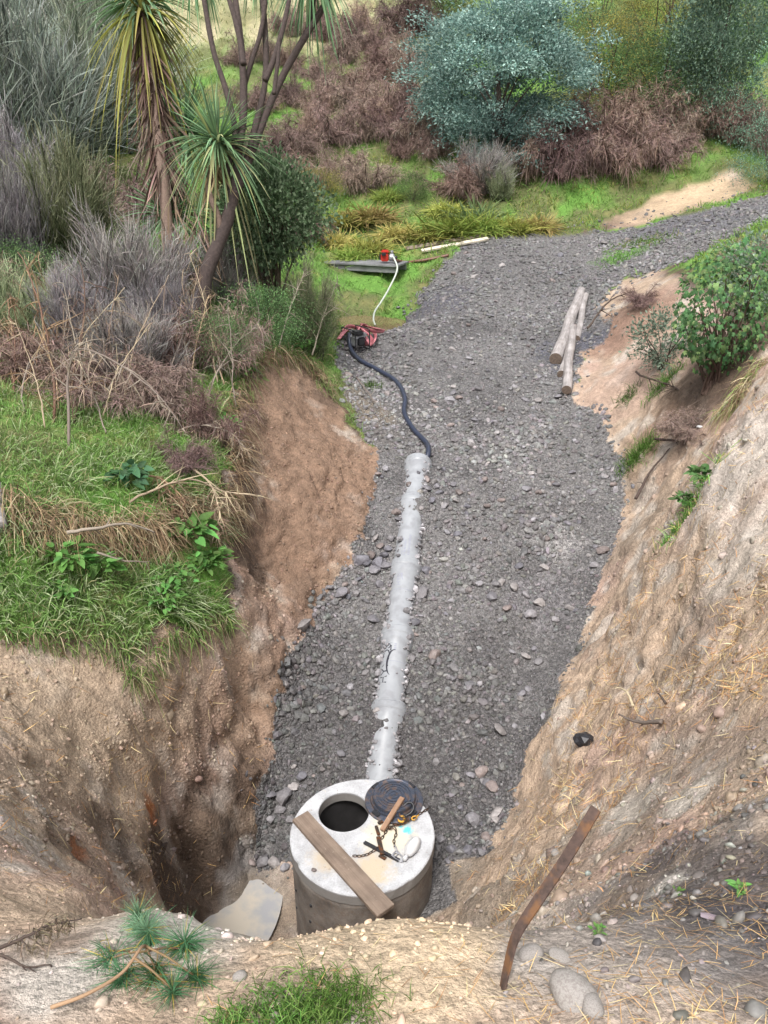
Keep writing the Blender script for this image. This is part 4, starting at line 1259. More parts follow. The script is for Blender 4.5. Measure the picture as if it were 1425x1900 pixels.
# ------------------------------------------------------------------ water
M_WATER, n_, b_, o_ = new_mat('stream_water')
b_.inputs['Base Color'].default_value = (*(lin(134,118,88) * K), 1)
b_.inputs['Roughness'].default_value = 0.06
_n = noise_node(n_, 5, 3, 0.5); bump(n_, b_, _n.outputs[0], 0.12, 0.03)
M_PUD, n_, b_, o_ = new_mat('milky_puddle')
tc_ = n_.nodes.new('ShaderNodeNewGeometry')
_n = noise_node(n_, 3.0, 4, 0.6, tc_.outputs['Position'])
_c = mixc(n_, maprange(n_, _n.outputs[0], 0.4, 0.6, 0, 1), tuple(lin(176,176,178) * K), tuple(lin(208,198,182) * K))
n_.links.new(_c, b_.inputs['Base Color']); b_.inputs['Roughness'].default_value = 0.3
def sheet(name, cx_, cy_, rx, ry, z, mat, n=64):
    a_ = np.linspace(0, 2 * PI, n, endpoint=False)
    V = np.vstack([[0, 0, 0], np.stack([rx * np.cos(a_), ry * np.sin(a_), 0 * a_], 1)])
    k = np.arange(n)
    o = link(name, np_mesh(name, V, np.stack([np.zeros(n, int), 1 + k, 1 + (k + 1) % n], 1), mat, None, True)); o.location = (cx_, cy_, z)
    o['kind'] = 'structure'
    return o
sheet('stream_water', STREAM[0] - 0.35, STREAM[1] + 0.1, 2.2, 1.4, STREAM[2] - 0.13, M_WATER)
PUD = on_z(432, 1650, -1.2)
sheet('puddle_water', -1.62, 5.6, 0.55, 0.85, -1.17, M_PUD)

# ------------------------------------------------------------------ stones one can pick out
def stone_px(u, v, w, mesh=None, parent=None, sink=0.3):
    p_, n_ = hit(u, v)
    t_ = (p_ - Vector(CAM)).length / np.linalg.norm(ray(u, v))
    s = w * t_ / FOC / 2 * 1.0
    o = put_stone(p_ + n_ * s * (0.6 - sink), s, (r1.uniform(-0.4, 0.4), r1.uniform(-0.4, 0.4), r1.uniform(0, 6.28)), parent, mesh)
    return o
for (u, v, w) in [(928,1356,22),(805,1215,22),(970,1288,16),(877,1520,27),(905,1555,18),(870,1580,18),(893,1583,20),(820,1560,16),(840,1578,18),(855,1500,12),(985,1142,22),(912,1110,20),(955,1092,20),(1000,1120,22),(940,1130,18),(975,1105,16),(888,1085,16),
 (920,1085,16),(1010,1055,16),(785,1102,26),(790,1060,18),(770,1155,20),(778,1110,14),(1118,1025,22),(1140,900,14),(1105,1050,16),(930,930,14),(865,940,12),(905,940,14),(845,930,12),(990,965,14),(900,890,14),(998,745,14),(840,650,13),(780,690,12),(760,660,12),
 (690,1030,18),(700,1045,22),(680,1045,20),(715,1050,20),(695,1058,18),(670,1040,26),(712,1030,16),(705,1015,15),(720,1020,15),(725,1000,14),(695,1000,14),(740,965,14),(735,950,16),(760,900,14),(790,905,16),(800,930,16),(815,915,15),(825,940,14),(790,890,14),(840,900,12),(850,915,14),(775,880,16),(715,870,14),(700,880,12),
 (525,1475,34),(560,1440,20),(545,1460,18),(620,1360,12),(640,1325,16),(560,1275,12),(650,1275,14),(700,1320,14),(755,1300,12),(720,1365,12),(735,1300,14),(730,1255,12),(520,1500,18),(500,1520,16),(540,1520,16),(490,1600,26),(510,1605,20),(465,1600,16),(530,1610,18),(700,1085,10),(665,1075,12),(630,1100,20),(610,1090,14),(640,1085,12),(560,1160,26),
 (850,1055,12),(870,1020,10),(930,1150,12),(1015,1000,12),(815,1010,10),(900,1000,10),(985,880,10),(1030,900,12),(960,820,10),(880,780,12),(930,760,12),(850,740,14),(805,745,12),(905,690,11),(945,640,10),(870,605,10),(1000,700,10),(1010,640,10),(960,560,10),(1040,510,10),(1000,1230,16),(1010,1330,14),(990,1205,12),(1030,1150,14),(870,1300,12),(840,1260,12),(890,1270,12),(950,1210,12)]:
    stone_px(u, v, w * 1.15, None, gravel_track)
n_named = len(gravel_track.children) - 1
NB = 292 - n_named
p, nn, qi = sample(isg / dq ** 1.8, NB, r1)
for k in range(NB):
    s = min(0.10, float(np.exp(r1.normal(math.log(0.042), 0.3)))) * (1.0 if p[k, 1] < 13 else 1.35)
    put_stone(Vector(p[k] + nn[k] * s * 0.25), s, (r1.uniform(-0.4, 0.4), r1.uniform(-0.4, 0.4), r1.uniform(0, 6.28)), gravel_track)
# boulders of the foreground bank
def boulder(u, v, w, label, seed, sq=(1.15, 0.95, 0.75)):
    p_, n_ = hit(u, v)
    t_ = (p_ - Vector(CAM)).length / np.linalg.norm(ray(u, v)); s = w * t_ / FOC / 2
    V = ICO3 * (1 + 0.22 * fbm(ICO3, 0.9, 3, seed))[:, None] * np.array(sq)
    o = link('boulder', np_mesh('boulder', V, ICO3F, M_BOULDER, None, True)); o.location = p_ + n_ * s * 0.25; o.scale = (s, s, s); o.rotation_euler = (0, 0, seed * 0.7)
    tag(o, label, 'stone')
boulder(1065, 1852, 80, 'largest pale grey boulder at the foot of the picture right of the bar', 201)
boulder(1100, 1875, 45, 'small pale boulder touching the largest one at its lower right', 204)
boulder(985, 1775, 40, 'rounded grey stone just right of the foot of the rusty bar', 207)
boulder(1040, 1778, 34, 'flat bluish grey stone between the bar and the dark soil', 210, (1.2, 0.9, 0.4))
boulder(1032, 1585, 16, 'small blue grey stone beside the middle of the rusty bar', 213)
boulder(446, 1815, 24, 'small white stone on the clay left of the grass tuft', 216)

# gravel lapping over the shoulders of the pipe
rp_ = np.random.default_rng(77); n = 420
ss = rp_.uniform(0.35, PLEN - 0.1, n)
lap = fbm(np.stack([ss * 1.6, np.where(rp_.random(n) < 0.5, 3.0, 9.0)], 1), 1.0, 3, 78)
sgn = np.where(rp_.random(n) < 0.42, -1, 1)
an = (1.15 - 0.75 * np.clip(fbm(np.stack([ss * 1.4, sgn * 5.0], 1), 1.0, 3, 79) + 0.25, 0, 1) + rp_.normal(0, 0.16, n)) * sgn
top_ = rp_.random(n) < 0.05; an[top_] = rp_.normal(0, 0.4, int(top_.sum()))
size = np.exp(rp_.normal(math.log(0.021), 0.45, n)); size[top_] *= 0.5
loc = np.stack([(RP + size * 0.5) * np.cos(ANG0 + an), (RP + size * 0.5) * np.sin(ANG0 + an), ss], 1)
Mq = np.array(rotp.to_matrix())
W_ = loc @ Mq.T + PA
scl = size[:, None] * np.stack([rp_.uniform(0.9, 1.5, n), rp_.uniform(0.7, 1.1, n), rp_.uniform(0.5, 0.8, n)], 1)
V, F, Cc = merged(stone_variants(ICO1, 8, 0.35, rp_, 0.75), ICO1F, W_, scl, rand_rot(n, rp_), np.clip(lin(140,137,139)[None] * K * np.exp(rp_.normal(0, 0.3, (n, 1))), 0.01, 0.7), rp_)
o = link('lapping_gravel', np_mesh('lapping_gravel', V, F, M_STONE, Cc), gravel_track); o['kind'] = 'stuff'

# ================================================================== PLANTS
M_LEAF = plant_mat('leaf', 0.3, 0.62)
M_TWIG = plant_mat('twig', 0.0, 0.8)
M_DRY = plant_mat('dry_frond', 0.15, 0.8)
M_GRASS = plant_mat('grass_blade', 0.3, 0.5, rnd=0.0)
M_BARK = simple_mat('dark_bark', lin(74,62,58) * K, 0.9, 24, 0.4, 0.6, 0.02)
M_BARK2 = simple_mat('fibrous_bark', lin(124,104,92) * K, 0.9, 40, 0.35, 0.6, 0.02)

def unit(v): return v / (np.linalg.norm(v, axis=-1, keepdims=True) + 1e-12)

def ribbons(S, Dv, L, w, droop, r, seg=3, c0=None, c1=None, wob=0.08, fold=False, side=None, taper=0.15):
    """curved tapering strips; one per row of S. returns V, F, col"""
    n = len(S)
    L = np.broadcast_to(L, (n,)); w = np.broadcast_to(w, (n,)); droop = np.broadcast_to(droop, (n,))
    if side is None: side = np.cross(Dv, r.normal(size=(n, 3)))
    side = unit(side)
    t = np.linspace(0, 1, seg + 1)
    P = S[:, None] + Dv[:, None] * (L[:, None] * t[None])[:, :, None]
    P[:, :, 2] -= (droop * L)[:, None] * t[None] ** 2
    wv = r.normal(size=(n, 3)) * wob
    P += wv[:, None] * (L[:, None] * (t * t)[None])[:, :, None]
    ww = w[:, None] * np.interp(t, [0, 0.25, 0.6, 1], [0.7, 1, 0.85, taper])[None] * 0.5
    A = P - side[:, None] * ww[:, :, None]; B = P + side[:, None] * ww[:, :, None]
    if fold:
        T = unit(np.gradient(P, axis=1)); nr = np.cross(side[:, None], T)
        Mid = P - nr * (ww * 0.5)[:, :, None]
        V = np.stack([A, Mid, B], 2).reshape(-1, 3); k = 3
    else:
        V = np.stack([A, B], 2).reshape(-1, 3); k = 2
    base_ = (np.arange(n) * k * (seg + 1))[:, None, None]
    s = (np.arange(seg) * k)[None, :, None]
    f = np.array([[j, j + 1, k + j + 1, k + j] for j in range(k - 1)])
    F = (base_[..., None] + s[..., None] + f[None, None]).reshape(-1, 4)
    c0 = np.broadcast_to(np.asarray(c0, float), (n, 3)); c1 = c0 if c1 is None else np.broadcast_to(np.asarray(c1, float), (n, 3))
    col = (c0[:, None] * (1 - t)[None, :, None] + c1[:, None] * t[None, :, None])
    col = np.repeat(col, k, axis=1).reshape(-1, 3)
    return V, F, col

def leaves(P, Dv, size, r, col, aspect=0.5, bend=0.25):
    """two-triangle folded leaves"""
    n = len(P)
    size = np.broadcast_to(size, (n,))[:, None]
    Dv = unit(Dv); s = unit(np.cross(Dv, r.normal(size=(n, 3)))); nr = np.cross(s, Dv)
    tip = P + Dv * size
    mid = P + Dv * size * 0.5 - nr * size * bend * 0.3
    V = np.stack([P, mid + s * size * aspect * 0.5, tip, mid - s * size * aspect * 0.5], 1).reshape(-1, 3)
    F = np.arange(n * 4).reshape(-1, 4)
    return V, F, np.repeat(np.broadcast_to(col, (n, 3)), 4, 0)

def join(parts):
    V, F, Cc, o = [], [], [], 0
    for v, f, c in parts:
        V.append(v); F.append(np.asarray(f) + o); Cc.append(c); o += len(v)
    return np.vstack(V), [f for f in F], np.vstack(Cc)

def vary(c, n, r, s=0.2, hs=0.05):
    return np.clip(np.asarray(c)[None] * np.exp(r.normal(0, s, n))[:, None] * (1 + r.normal(0, hs, (n, 3))), 0.003, 0.9)

def tubes_merge(paths, rads, seg, col):
    parts = []
    for P, rr_ in zip(paths, rads):
        V, F = tube(P, rr_, seg, False)
        parts.append((V, F[0], np.tile(col, (len(V), 1))))
    return join(parts)

def hemi(n, r, zmin=0.0, up=0.0):
    d = unit(r.normal(size=(n * 12 + 60, 3))); d = d[d[:, 2] > zmin][:n]
    d[:, 2] += up
    return unit(d)

def add_parts(root, pieces):
    for nm, (V, F, c), mat in pieces:
        link(nm, np_mesh(nm, V, F, mat, c), root)

def copy_tree(o, parent=None):
    c = o.copy(); C.objects.link(c); c.parent = parent
    for ch in list(o.children): copy_tree(ch, c)
    return c

# ---------------------------------------------------------------- bush kinds, built about one metre tall and wide
def dead_bush(r, c0, c1, n_st=24, n_tw=100, wid=0.0085):
    """brown, dead, drooping scrub"""
    d = hemi(n_st, r, 0.25, 0.25)
    paths, S, D = [], [], []
    for k in range(n_st):
        L = r.uniform(0.55, 1.0)
        t = np.linspace(0, 1, 7)
        P = r.normal(size=3) * np.array([0.06, 0.06, 0]) + d[k] * (L * t)[:, None]
        P[:, 2] -= 0.35 * L * t ** 2.2 * (1 - d[k][2]) * 2
        P += (r.normal(size=3) * 0.1)[None] * (t ** 2)[:, None]
        paths.append(P)
        i = r.uniform(1.2, 5.99, n_tw); j = i.astype(int); f = (i - j)[:, None]
        S.append(P[j] * (1 - f) + P[j + 1] * f); D.append(unit(np.tile(d[k], (n_tw, 1)) * 0.5 + r.normal(size=(n_tw, 3)) * 0.75))
    S, D = np.vstack(S), np.vstack(D)
    n = len(S)
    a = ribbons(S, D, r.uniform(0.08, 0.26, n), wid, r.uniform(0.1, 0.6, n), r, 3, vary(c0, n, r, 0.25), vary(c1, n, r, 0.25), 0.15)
    # finer twigs on the twigs
    S2 = np.repeat(S + D * 0.12, 3, 0); m = len(S2)
    b = ribbons(S2, unit(np.repeat(D, 3, 0) + r.normal(size=(m, 3)) * 0.8), r.uniform(0.04, 0.13, m), wid * 0.75, r.uniform(0.3, 1.0, m), r, 2, vary(c0, m, r, 0.3), vary(c1, m, r, 0.3), 0.15)
    st = tubes_merge(paths, [np.linspace(0.018, 0.005, 7)] * n_st, 4, c0 * 0.7)
    return [('dry_foliage', join([a, b]), M_DRY), ('stems', st, M_TWIG)]

def broom_bush(r, c0, c1, n=9000, spread=0.55, wid=0.0055, tall=1.0, inner=None):
    """upright wispy scrub"""
    m = 46
    d = hemi(m, r, 0.3, 0.45)
    paths = []
    for k in range(m):
        t = np.linspace(0, 1, 6)
        P = r.normal(size=3) * np.array([0.12, 0.12, 0]) + d[k] * (r.uniform(0.5, 0.85) * t)[:, None] * np.array([spread * 1.6, spread * 1.6, tall])
        P += (r.normal(size=3) * 0.08) * (t ** 2)[:, None]
        paths.append(P)
    PA_ = np.array(paths)
    k = r.integers(0, m, n); i = r.uniform(1.0, 4.99, n); j = i.astype(int); f = (i - j)[:, None]
    S = PA_[k, j] * (1 - f) + PA_[k, j + 1] * f + r.normal(size=(n, 3)) * 0.045
    D = unit(d[k] * np.array([1.0, 1.0, 1.1]) + r.normal(size=(n, 3)) * 0.42 + np.array([0, 0, 0.25]))
    cc0, cc1 = vary(c0 if inner is None else inner, n, r, 0.25), vary(c1, n, r, 0.25)
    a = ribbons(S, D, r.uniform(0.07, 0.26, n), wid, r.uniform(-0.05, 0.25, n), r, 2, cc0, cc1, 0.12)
    st = tubes_merge(paths, [np.linspace(0.02, 0.006, 6)] * m, 4, c0 * 0.6)
    return [('wispy_foliage', a, M_DRY), ('stems', st, M_TWIG)]

def leafy_bush(r, c0, c1, clumps=110, per=55, leaf=0.035, shell=0.55, shape=(0.55, 0.55, 0.5), zc=0.5, stems=10, aspect=0.5, up=0.2, csize=0.13):
    d = unit(r.normal(size=(clumps, 3)))
    rad = r.uniform(shell, 1.0, clumps) ** 0.6 * (1 + 0.25 * vnoise(d, 1.6, 3))
    Cn = d * rad[:, None] * np.array(shape) + np.array([0, 0, zc])
    n = clumps * per
    k = np.repeat(np.arange(clumps), per)
    off = r.normal(size=(n, 3)) * csize * np.array([1, 1, 0.7])
    P = Cn[k] + off
    bright = np.exp(r.normal(0, 0.18, clumps))[k]
    cm = np.where((r.random(n) < 0.5)[:, None], c0, c1) * bright[:, None]
    a = leaves(P, unit(off + d[k] * 0.1) + r.normal(size=(n, 3)) * 0.5 + np.array([0, 0, up]), r.uniform(0.7, 1.3, n) * leaf, r, np.clip(cm * np.exp(r.normal(0, 0.15, (n, 1))), 0.003, 0.9), aspect)
    paths, rads = [], []
    for q in range(stems):
        e = Cn[r.integers(0, clumps)]
        paths.append(spline([np.array([r.normal() * 0.05, r.normal() * 0.05, -0.05]), e * np.array([0.35, 0.35, 0.5]) + r.normal(size=3) * 0.04, e], 7)); rads.append(np.linspace(0.016, 0.004, 7))
    st = tubes_merge(paths, rads, 5, lin(96,82,72) * K)
    return [('foliage', a, M_LEAF), ('stems', st, M_TWIG)]

def fern_tree(r, c0, c1, layers=150, per=150, leaf=0.02, shape=(0.5, 0.5, 0.46), zc=0.56, trunk=True, flat=0.35, csize=0.085, lobes=0, lr=0.17):
    """feathery crown in soft tiers on limbs"""
    d = unit(r.normal(size=(layers, 3)))
    rad = r.uniform(0.3, 1.0, layers) ** 0.4 * (1 + 0.3 * vnoise(d, 1.8, 8))
    Cn = d * rad[:, None] * np.array(shape) + np.array([0, 0, zc])
    if lobes:
        ld = unit(r.normal(size=(lobes, 3))); ld[:, 2] = ld[:, 2] * 0.95 - 0.05
        Lc = ld * (r.uniform(0.45, 0.95, lobes) ** 0.5)[:, None] * (np.array(shape) * 0.85) + np.array([0, 0, zc])
        q = r.integers(0, lobes, layers); dq_ = hemi(layers, r, -0.25, 0.15)
        Cf = Cn[:layers // 3].copy(); df_ = d[:layers // 3].copy()
        Cn = Lc[q] + dq_ * (lr * r.uniform(0.7, 1.1, layers))[:, None] * np.array([1, 1, 0.75]); d = unit(dq_ + ld[q] * 0.6)
        Cn[:layers // 3] = Cf; d[:layers // 3] = df_
    n = layers * per; k = np.repeat(np.arange(layers), per)
    off = r.normal(size=(n, 3)) * csize * np.array([1, 1, flat])
    outw = unit(d * np.array([1, 1, 0.3]))
    off += outw[k] * (r.random(n) ** 2 * csize * 0.9)[:, None]
    off[:, 2] -= (off[:, 0] ** 2 + off[:, 1] ** 2) * 2.2
    cm = np.where((r.random(n) < 0.5)[:, None], c0, c1) * np.exp(r.normal(0, 0.22, layers))[k][:, None]
    a = leaves(Cn[k] + off, outw[k] + r.normal(size=(n, 3)) * 0.7, r.uniform(0.6, 1.4, n) * leaf, r, np.clip(cm * np.exp(r.normal(0, 0.18, (n, 1))), 0.003, 0.9), 0.36)
    top = np.array([0.02, 0.0, zc + shape[2] * 0.6])
    tp = spline([np.array([0, 0, -0.05]), np.array([0.03, 0.01, 0.25]), np.array([-0.01, 0.0, 0.5]), top], 14)
    tr = tubes_merge([tp], [np.linspace(0.028, 0.006, 14)], 8, lin(92,82,76) * K)
    paths, rads = [], []
    for q in range(18):
        e = Cn[r.integers(0, layers)]; e = np.array([0, 0, zc]) + (e - np.array([0, 0, zc])) * 0.7; s = tp[min(13, max(2, int(np.clip(e[2] - 0.22, 0.1, 0.9) * 14)))]
        paths.append(spline([s, (s + e) / 2 + np.array([0, 0, 0.03]), e], 6)); rads.append(np.linspace(0.007, 0.0015, 6))
    lb = tubes_merge(paths, rads, 5, lin(84,74,70) * K)
    return [('crown', a, M_LEAF), ('trunk', tr, M_TWIG), ('limbs', lb, M_TWIG)]

def build(name, pieces):
    root = empty(name); add_parts(root, pieces); return root

used = set()
def put(proto, u, v, wpx, hpx, label, cat, group=None, t=None, rz=None, name=None, sink=0.05):
    """stand a copy of a plant on the ground seen at pixel u, v, about wpx wide and hpx tall in the picture"""
    if t is None:
        p_, _ = hit(u, v); p_ = Vector(p_)
        t = (p_ - Vector(CAM)).length / np.linalg.norm(ray(u, v))
    else:
        q = pt(u, v, t); l_, _ = drop(q[0], q[1]); p_ = Vector(l_)
    o = proto if proto.name not in used and not proto.get('placed') else copy_tree(proto)
    proto['placed'] = 1
    s = wpx * t / FOC; h = hpx * t / FOC
    o.location = p_ - Vector((0, 0, sink * h))
    o.scale = (s, s, h)
    o.rotation_euler = (0, 0, random.uniform(0, 6.28) if rz is None else rz)
    if 'placed' in o and o is not proto: del o['placed']
    tag(o, label, cat, group)
    return o

r3 = np.random.default_rng(21)
BR0, BR1 = lin(114,96,90) * K, lin(180,158,146) * K
BR2, BR3 = lin(122,100,92) * K, lin(190,164,150) * K
GY0, GY1 = lin(120,114,112) * K, lin(202,196,190) * K
OL0, OL1 = lin(104,114,82) * K, lin(188,194,156) * K
deads = [build('dead_shrub', dead_bush(r3, BR0, BR1)), build('dead_shrub', dead_bush(r3, BR2, BR3)), build('dead_shrub', dead_bush(r3, lin(114,94,90) * K, lin(176,150,142) * K))]
brooms_grey = [build('wispy_shrub', broom_bush(r3, GY0, GY1)), build('wispy_shrub', broom_bush(r3, lin(108,102,104) * K, lin(166,160,162) * K))]
brooms_green = [build('broom_shrub', broom_bush(r3, OL0, OL1)), build('broom_shrub', broom_bush(r3, lin(106,118,98) * K, lin(192,200,176) * K)), build('broom_shrub', broom_bush(r3, lin(98,106,98) * K, lin(178,186,174) * K))]
dkgreen = build('green_shrub', leafy_bush(r3, lin(84,112,72) * K, lin(118,146,94) * K, 130, 120, 0.022))
gorse = build('gorse_shrub', leafy_bush(r3, lin(112,126,84) * K, lin(186,178,96) * K, 140, 110, 0.018, csize=0.08))

# ---------------------------------------------------------------- far hillside: rows of dead scrub
ORD = ['first', 'second', 'third', 'fourth', 'fifth', 'sixth', 'seventh', 'eighth', 'ninth', 'tenth', 'eleventh', 'twelfth', 'thirteenth']
ROWS = [('topmost hillside row', [(530,55,40,45),(560,62,40,55),(585,40,40,40),(618,70,50,60),(645,85,50,50),(662,50,46,50),(752,62,90,100),(700,88,50,55)]),
        ('second hillside row down', [(455,120,50,50),(500,110,44,50),(545,125,44,50),(735,115,56,60),(596,150,50,60),(640,112,56,60),(700,150,70,70),(760,140,60,80)]),
        ('third hillside row down', [(470,200,60,60),(540,190,50,60),(584,215,50,70),(620,185,50,60),(680,180,60,60),(650,200,80,70),(712,210,80,80),(775,205,70,90)]),
        ('fourth hillside row down', [(480,300,80,80),(540,285,80,70),(575,255,60,60),(690,235,60,60),(606,262,80,90),(660,262,60,70),(730,250,90,80),(790,262,80,90)]),
        ('lowest hillside row', [(500,345,90,70),(560,350,80,70),(620,345,60,90),(684,345,76,70),(745,290,60,60),(800,285,50,60)])]
for rn, lst in ROWS:
    for k, (u, v, w, h) in enumerate(sorted(lst)):
        put(deads[(k + len(lst)) % 3], u, v, w * 1.2, h * 1.15, 'brown dead shrub, %s from left in the %s' % (ORD[k], rn), 'shrub', 'dead shrubs on the hillside')
RB = [(850,372,110,90),(985,335,90,130),(1035,330,120,160),(1085,322,90,110),(1120,325,150,160),(1190,310,120,120),(1215,280,130,150),(1165,250,120,110),(1250,275,100,120),(1300,262,130,130),(1345,262,110,110),(1395,270,100,90),(1432,280,90,110),(1060,255,90,90)]
for k, (u, v, w, h) in enumerate(sorted(RB)):
    put(deads[(1, 1, 2, 1, 0)[k % 5]], u, v - 12, w, h * 0.95, 'rust brown dead shrub, %s from left above the right grass bank' % (ORD + ['fourteenth'])[k], 'shrub', 'dead shrubs above the grass bank')
put(brooms_grey[0], 895, 352, 110, 100, 'bare grey twiggy shrub below the blue-green tree', 'shrub')
put(brooms_green[0], 928, 372, 50, 70, 'narrow olive shrub at the top of the right grass bank', 'shrub')
put(dkgreen, 765, 372, 50, 50, 'small dark green shrub alone in the far grass', 'shrub')
put(gorse, 590, 372, 90, 60, 'low yellow flowered shrub left of the far grass', 'shrub')
for k, (u, v, w, h, lab) in enumerate([(1130,205,150,170,'yellow flowering gorse between the blue-green tree and the gum tree'),(1205,120,150,140,'tall gorse with sparse yellow flowers behind the flowering gorse'),(1110,60,120,110,'gorse at the top edge right of the blue-green tree'),(1245,40,110,100,'gorse at the top edge left of the gum tree')]):
    put(gorse, u, v, w, h, lab, 'shrub', 'gorse shrubs')
for k, (u, v, w, h, lab) in enumerate([(1220,225,170,150,'dark green shrub below the gorse'),(1080,150,120,120,'dark green shrub right of the blue-green tree'),(1290,170,110,130,'dark green shrub left of the gum tree trunk'),(1400,90,150,130,'dark green shrub at the right edge behind the gum tree'),(820,30,110,120,'dark green shrub at the top edge left of the blue-green tree'),(1180,180,100,90,'small dark green shrub under the flowering gorse')]):
    put(dkgreen, u, v, w, h, lab, 'shrub', 'green shrubs on the hillside')

# ---------------------------------------------------------------- trees on the hillside
WT0, WT1 = lin(106,136,128) * K, lin(156,182,172) * K
wat = build('wattle_tree', fern_tree(r3, WT0, WT1, 460, 175, 0.019, (0.5, 0.5, 0.5), 0.5, csize=0.05, flat=0.45, lobes=60, lr=0.13))
put(wat, 920, 250, 300, 300, 'large round blue-green feathery tree in the middle of the hillside', 'tree', None, 26.6)
eu = build('gum_tree', fern_tree(r3, lin(108,138,122) * K, lin(152,178,156) * K, 170, 170, 0.026, (0.42, 0.42, 0.55), 0.58, flat=0.9, csize=0.075, lobes=18, lr=0.17))
put(eu, 1325, 190, 190, 290, 'grey-green gum tree with hanging leaves and pale trunk at top right', 'tree', None, 26.8)
wt2 = build('wattle_sapling', fern_tree(r3, lin(112,146,126) * K, lin(150,184,160) * K, 60, 220, 0.018, (0.6, 0.5, 0.42), 0.55, flat=0.25, csize=0.1))
put(wt2, 1440, 285, 170, 230, 'pale feathery sapling cut by the right edge of the picture', 'tree', None, 24.0)

# ---------------------------------------------------------------- scrub of the left bank
LB = [(brooms_green[2], 60, 330, 330, 330, 23, 'big dark grey-green broom at the left edge'), (brooms_green[1], 170, 270, 280, 280, 26, 'tall grey-green broom behind the first cabbage tree'),
      (brooms_green[2], 10, 200, 260, 250, 28, 'grey-green broom at the upper left corner'), (brooms_green[1], 200, 130, 220, 200, 30, 'blue-grey broom near the top edge left of the cabbage tree'),
      (brooms_green[2], 95, 90, 240, 180, 31, 'dark broom at the top edge above the left scrub'),
      (brooms_green[0], 130, 490, 210, 270, 15.5, 'olive green bushy broom standing left of the cabbage trees'), (brooms_grey[0], 255, 610, 200, 250, 12.9, 'silver grey twiggy shrub in front of the cabbage tree trunks'),
      (brooms_grey[1], 310, 660, 120, 150, 12.2, 'smaller purple-grey twiggy shrub below the silver one'), (brooms_grey[1], 40, 560, 150, 220, 15.0, 'grey twiggy shrub at the left edge below the broom'),
      (brooms_grey[1], 20, 420, 160, 200, 19, 'dark grey twiggy shrub at the left edge under the broom'),
      (deads[2], 225, 340, 150, 150, 21, 'pinkish brown dead shrub left of the cabbage tree trunk'), (deads[0], 160, 420, 170, 130, 19, 'brown dead shrub behind the olive broom'),
      (deads[1], 20, 640, 170, 200, 12.4, 'brown dead shrub at the left edge above the grass'), (deads[0], 120, 640, 120, 150, 12.6, 'brown dead shrub right of the left edge scrub'),
      (deads[2], 520, 330, 120, 100, 22, 'pale brown dead shrub behind the leaning tree'), (brooms_green[0], 460, 330, 110, 120, 22, 'olive broom seen between the leaning stems'),
      (deads[1], 350, 690, 130, 130, 11.9, 'dry brown shrub at the foot of the leaning tree'), (deads[2], 430, 680, 100, 150, 12.4, 'dry brown shrub at the brink of the shaved clay face'),
      (deads[1], 70, 720, 170, 110, 10.6, 'pale brown dead shrub low at the left edge above the grass'), (deads[2], 190, 730, 160, 120, 10.4, 'brown dead shrub under the tall dry stalks'),
      (deads[0], 290, 740, 150, 130, 10.6, 'dead shrub right of the tall dry stalks'), (brooms_grey[0], 250, 700, 150, 160, 11.2, 'pale grey wispy shrub behind the arching branch'),
      (deads[1], 385, 800, 110, 130, 10.4, 'dead shrub leaning over the brink above the undercut'), (brooms_grey[1], 150, 660, 130, 170, 12.0, 'grey wispy shrub among the tall stalks'),
      (deads[2], 330, 850, 100, 80, 9.6, 'low dead shrub left of the brink'), (brooms_green[0], 60, 660, 160, 170, 12.2, 'olive wispy shrub at the left edge above the grass'),
      (brooms_grey[0], 420, 560, 130, 170, 15, 'grey twiggy shrub behind the foot of the leaning tree'), (brooms_green[0], 580, 660, 90, 190, 14.8, 'straggly olive broom at the right end of the left bank')]
for (pr, u, v, w, h, t_, lab) in LB:
    put(pr, u, v, w, h, lab, 'shrub', 'scrub on the left bank', t_)
for (u, v, w, h, t_, lab) in [(220,500,150,90,16,'low green shrub behind the silver grey shrub'),(60,610,140,120,13.5,'low green shrub at the left edge under dead scrub'),(480,640,140,110,13.5,'low green shrub under the round leafy bush'),(400,700,110,100,12,'low green shrub hanging at the top of the clay face'),(560,650,90,110,14.4,'low green shrub right of the round leafy bush')]:
    put(dkgreen, u, v, w, h, lab, 'shrub', 'low green shrubs on the left bank', t_)
cop = build('leafy_bush', leafy_bush(r3, lin(108,140,100) * K, lin(156,182,144) * K, 170, 90, 0.032, 0.35, (0.46, 0.44, 0.27), 0.68, 26, 0.6, csize=0.075))
put(cop, 512, 610, 200, 285, 'round bright green leafy bush right of the leaning tree', 'bush', None, 15.4)

# ---------------------------------------------------------------- cabbage trees and the leaning tree
def sword_head(cen, n, L, w, r, c0, c1, zmin=-0.55, droop=0.35, up=None):
    d = unit(r.normal(size=(n * 3, 3))); d = d[d[:, 2] > zmin][:n]; n = len(d)
    if up is not None: d = unit(d + np.asarray(up))
    Ls = L * r.uniform(0.75, 1.1, n)
    side = np.cross(d, np.array([0, 0, 1.0]) + r.normal(size=(n, 3)) * 0.25)
    return ribbons(np.asarray(cen)[None] + d * 0.05, d, Ls, w * r.uniform(0.8, 1.15, n), droop * (1.1 - d[:, 2]) * r.uniform(0.5, 1.3, n), r, 6, vary(c0, n, r, 0.22), vary(c1, n, r, 0.25), 0.07, True, side, 0.1)

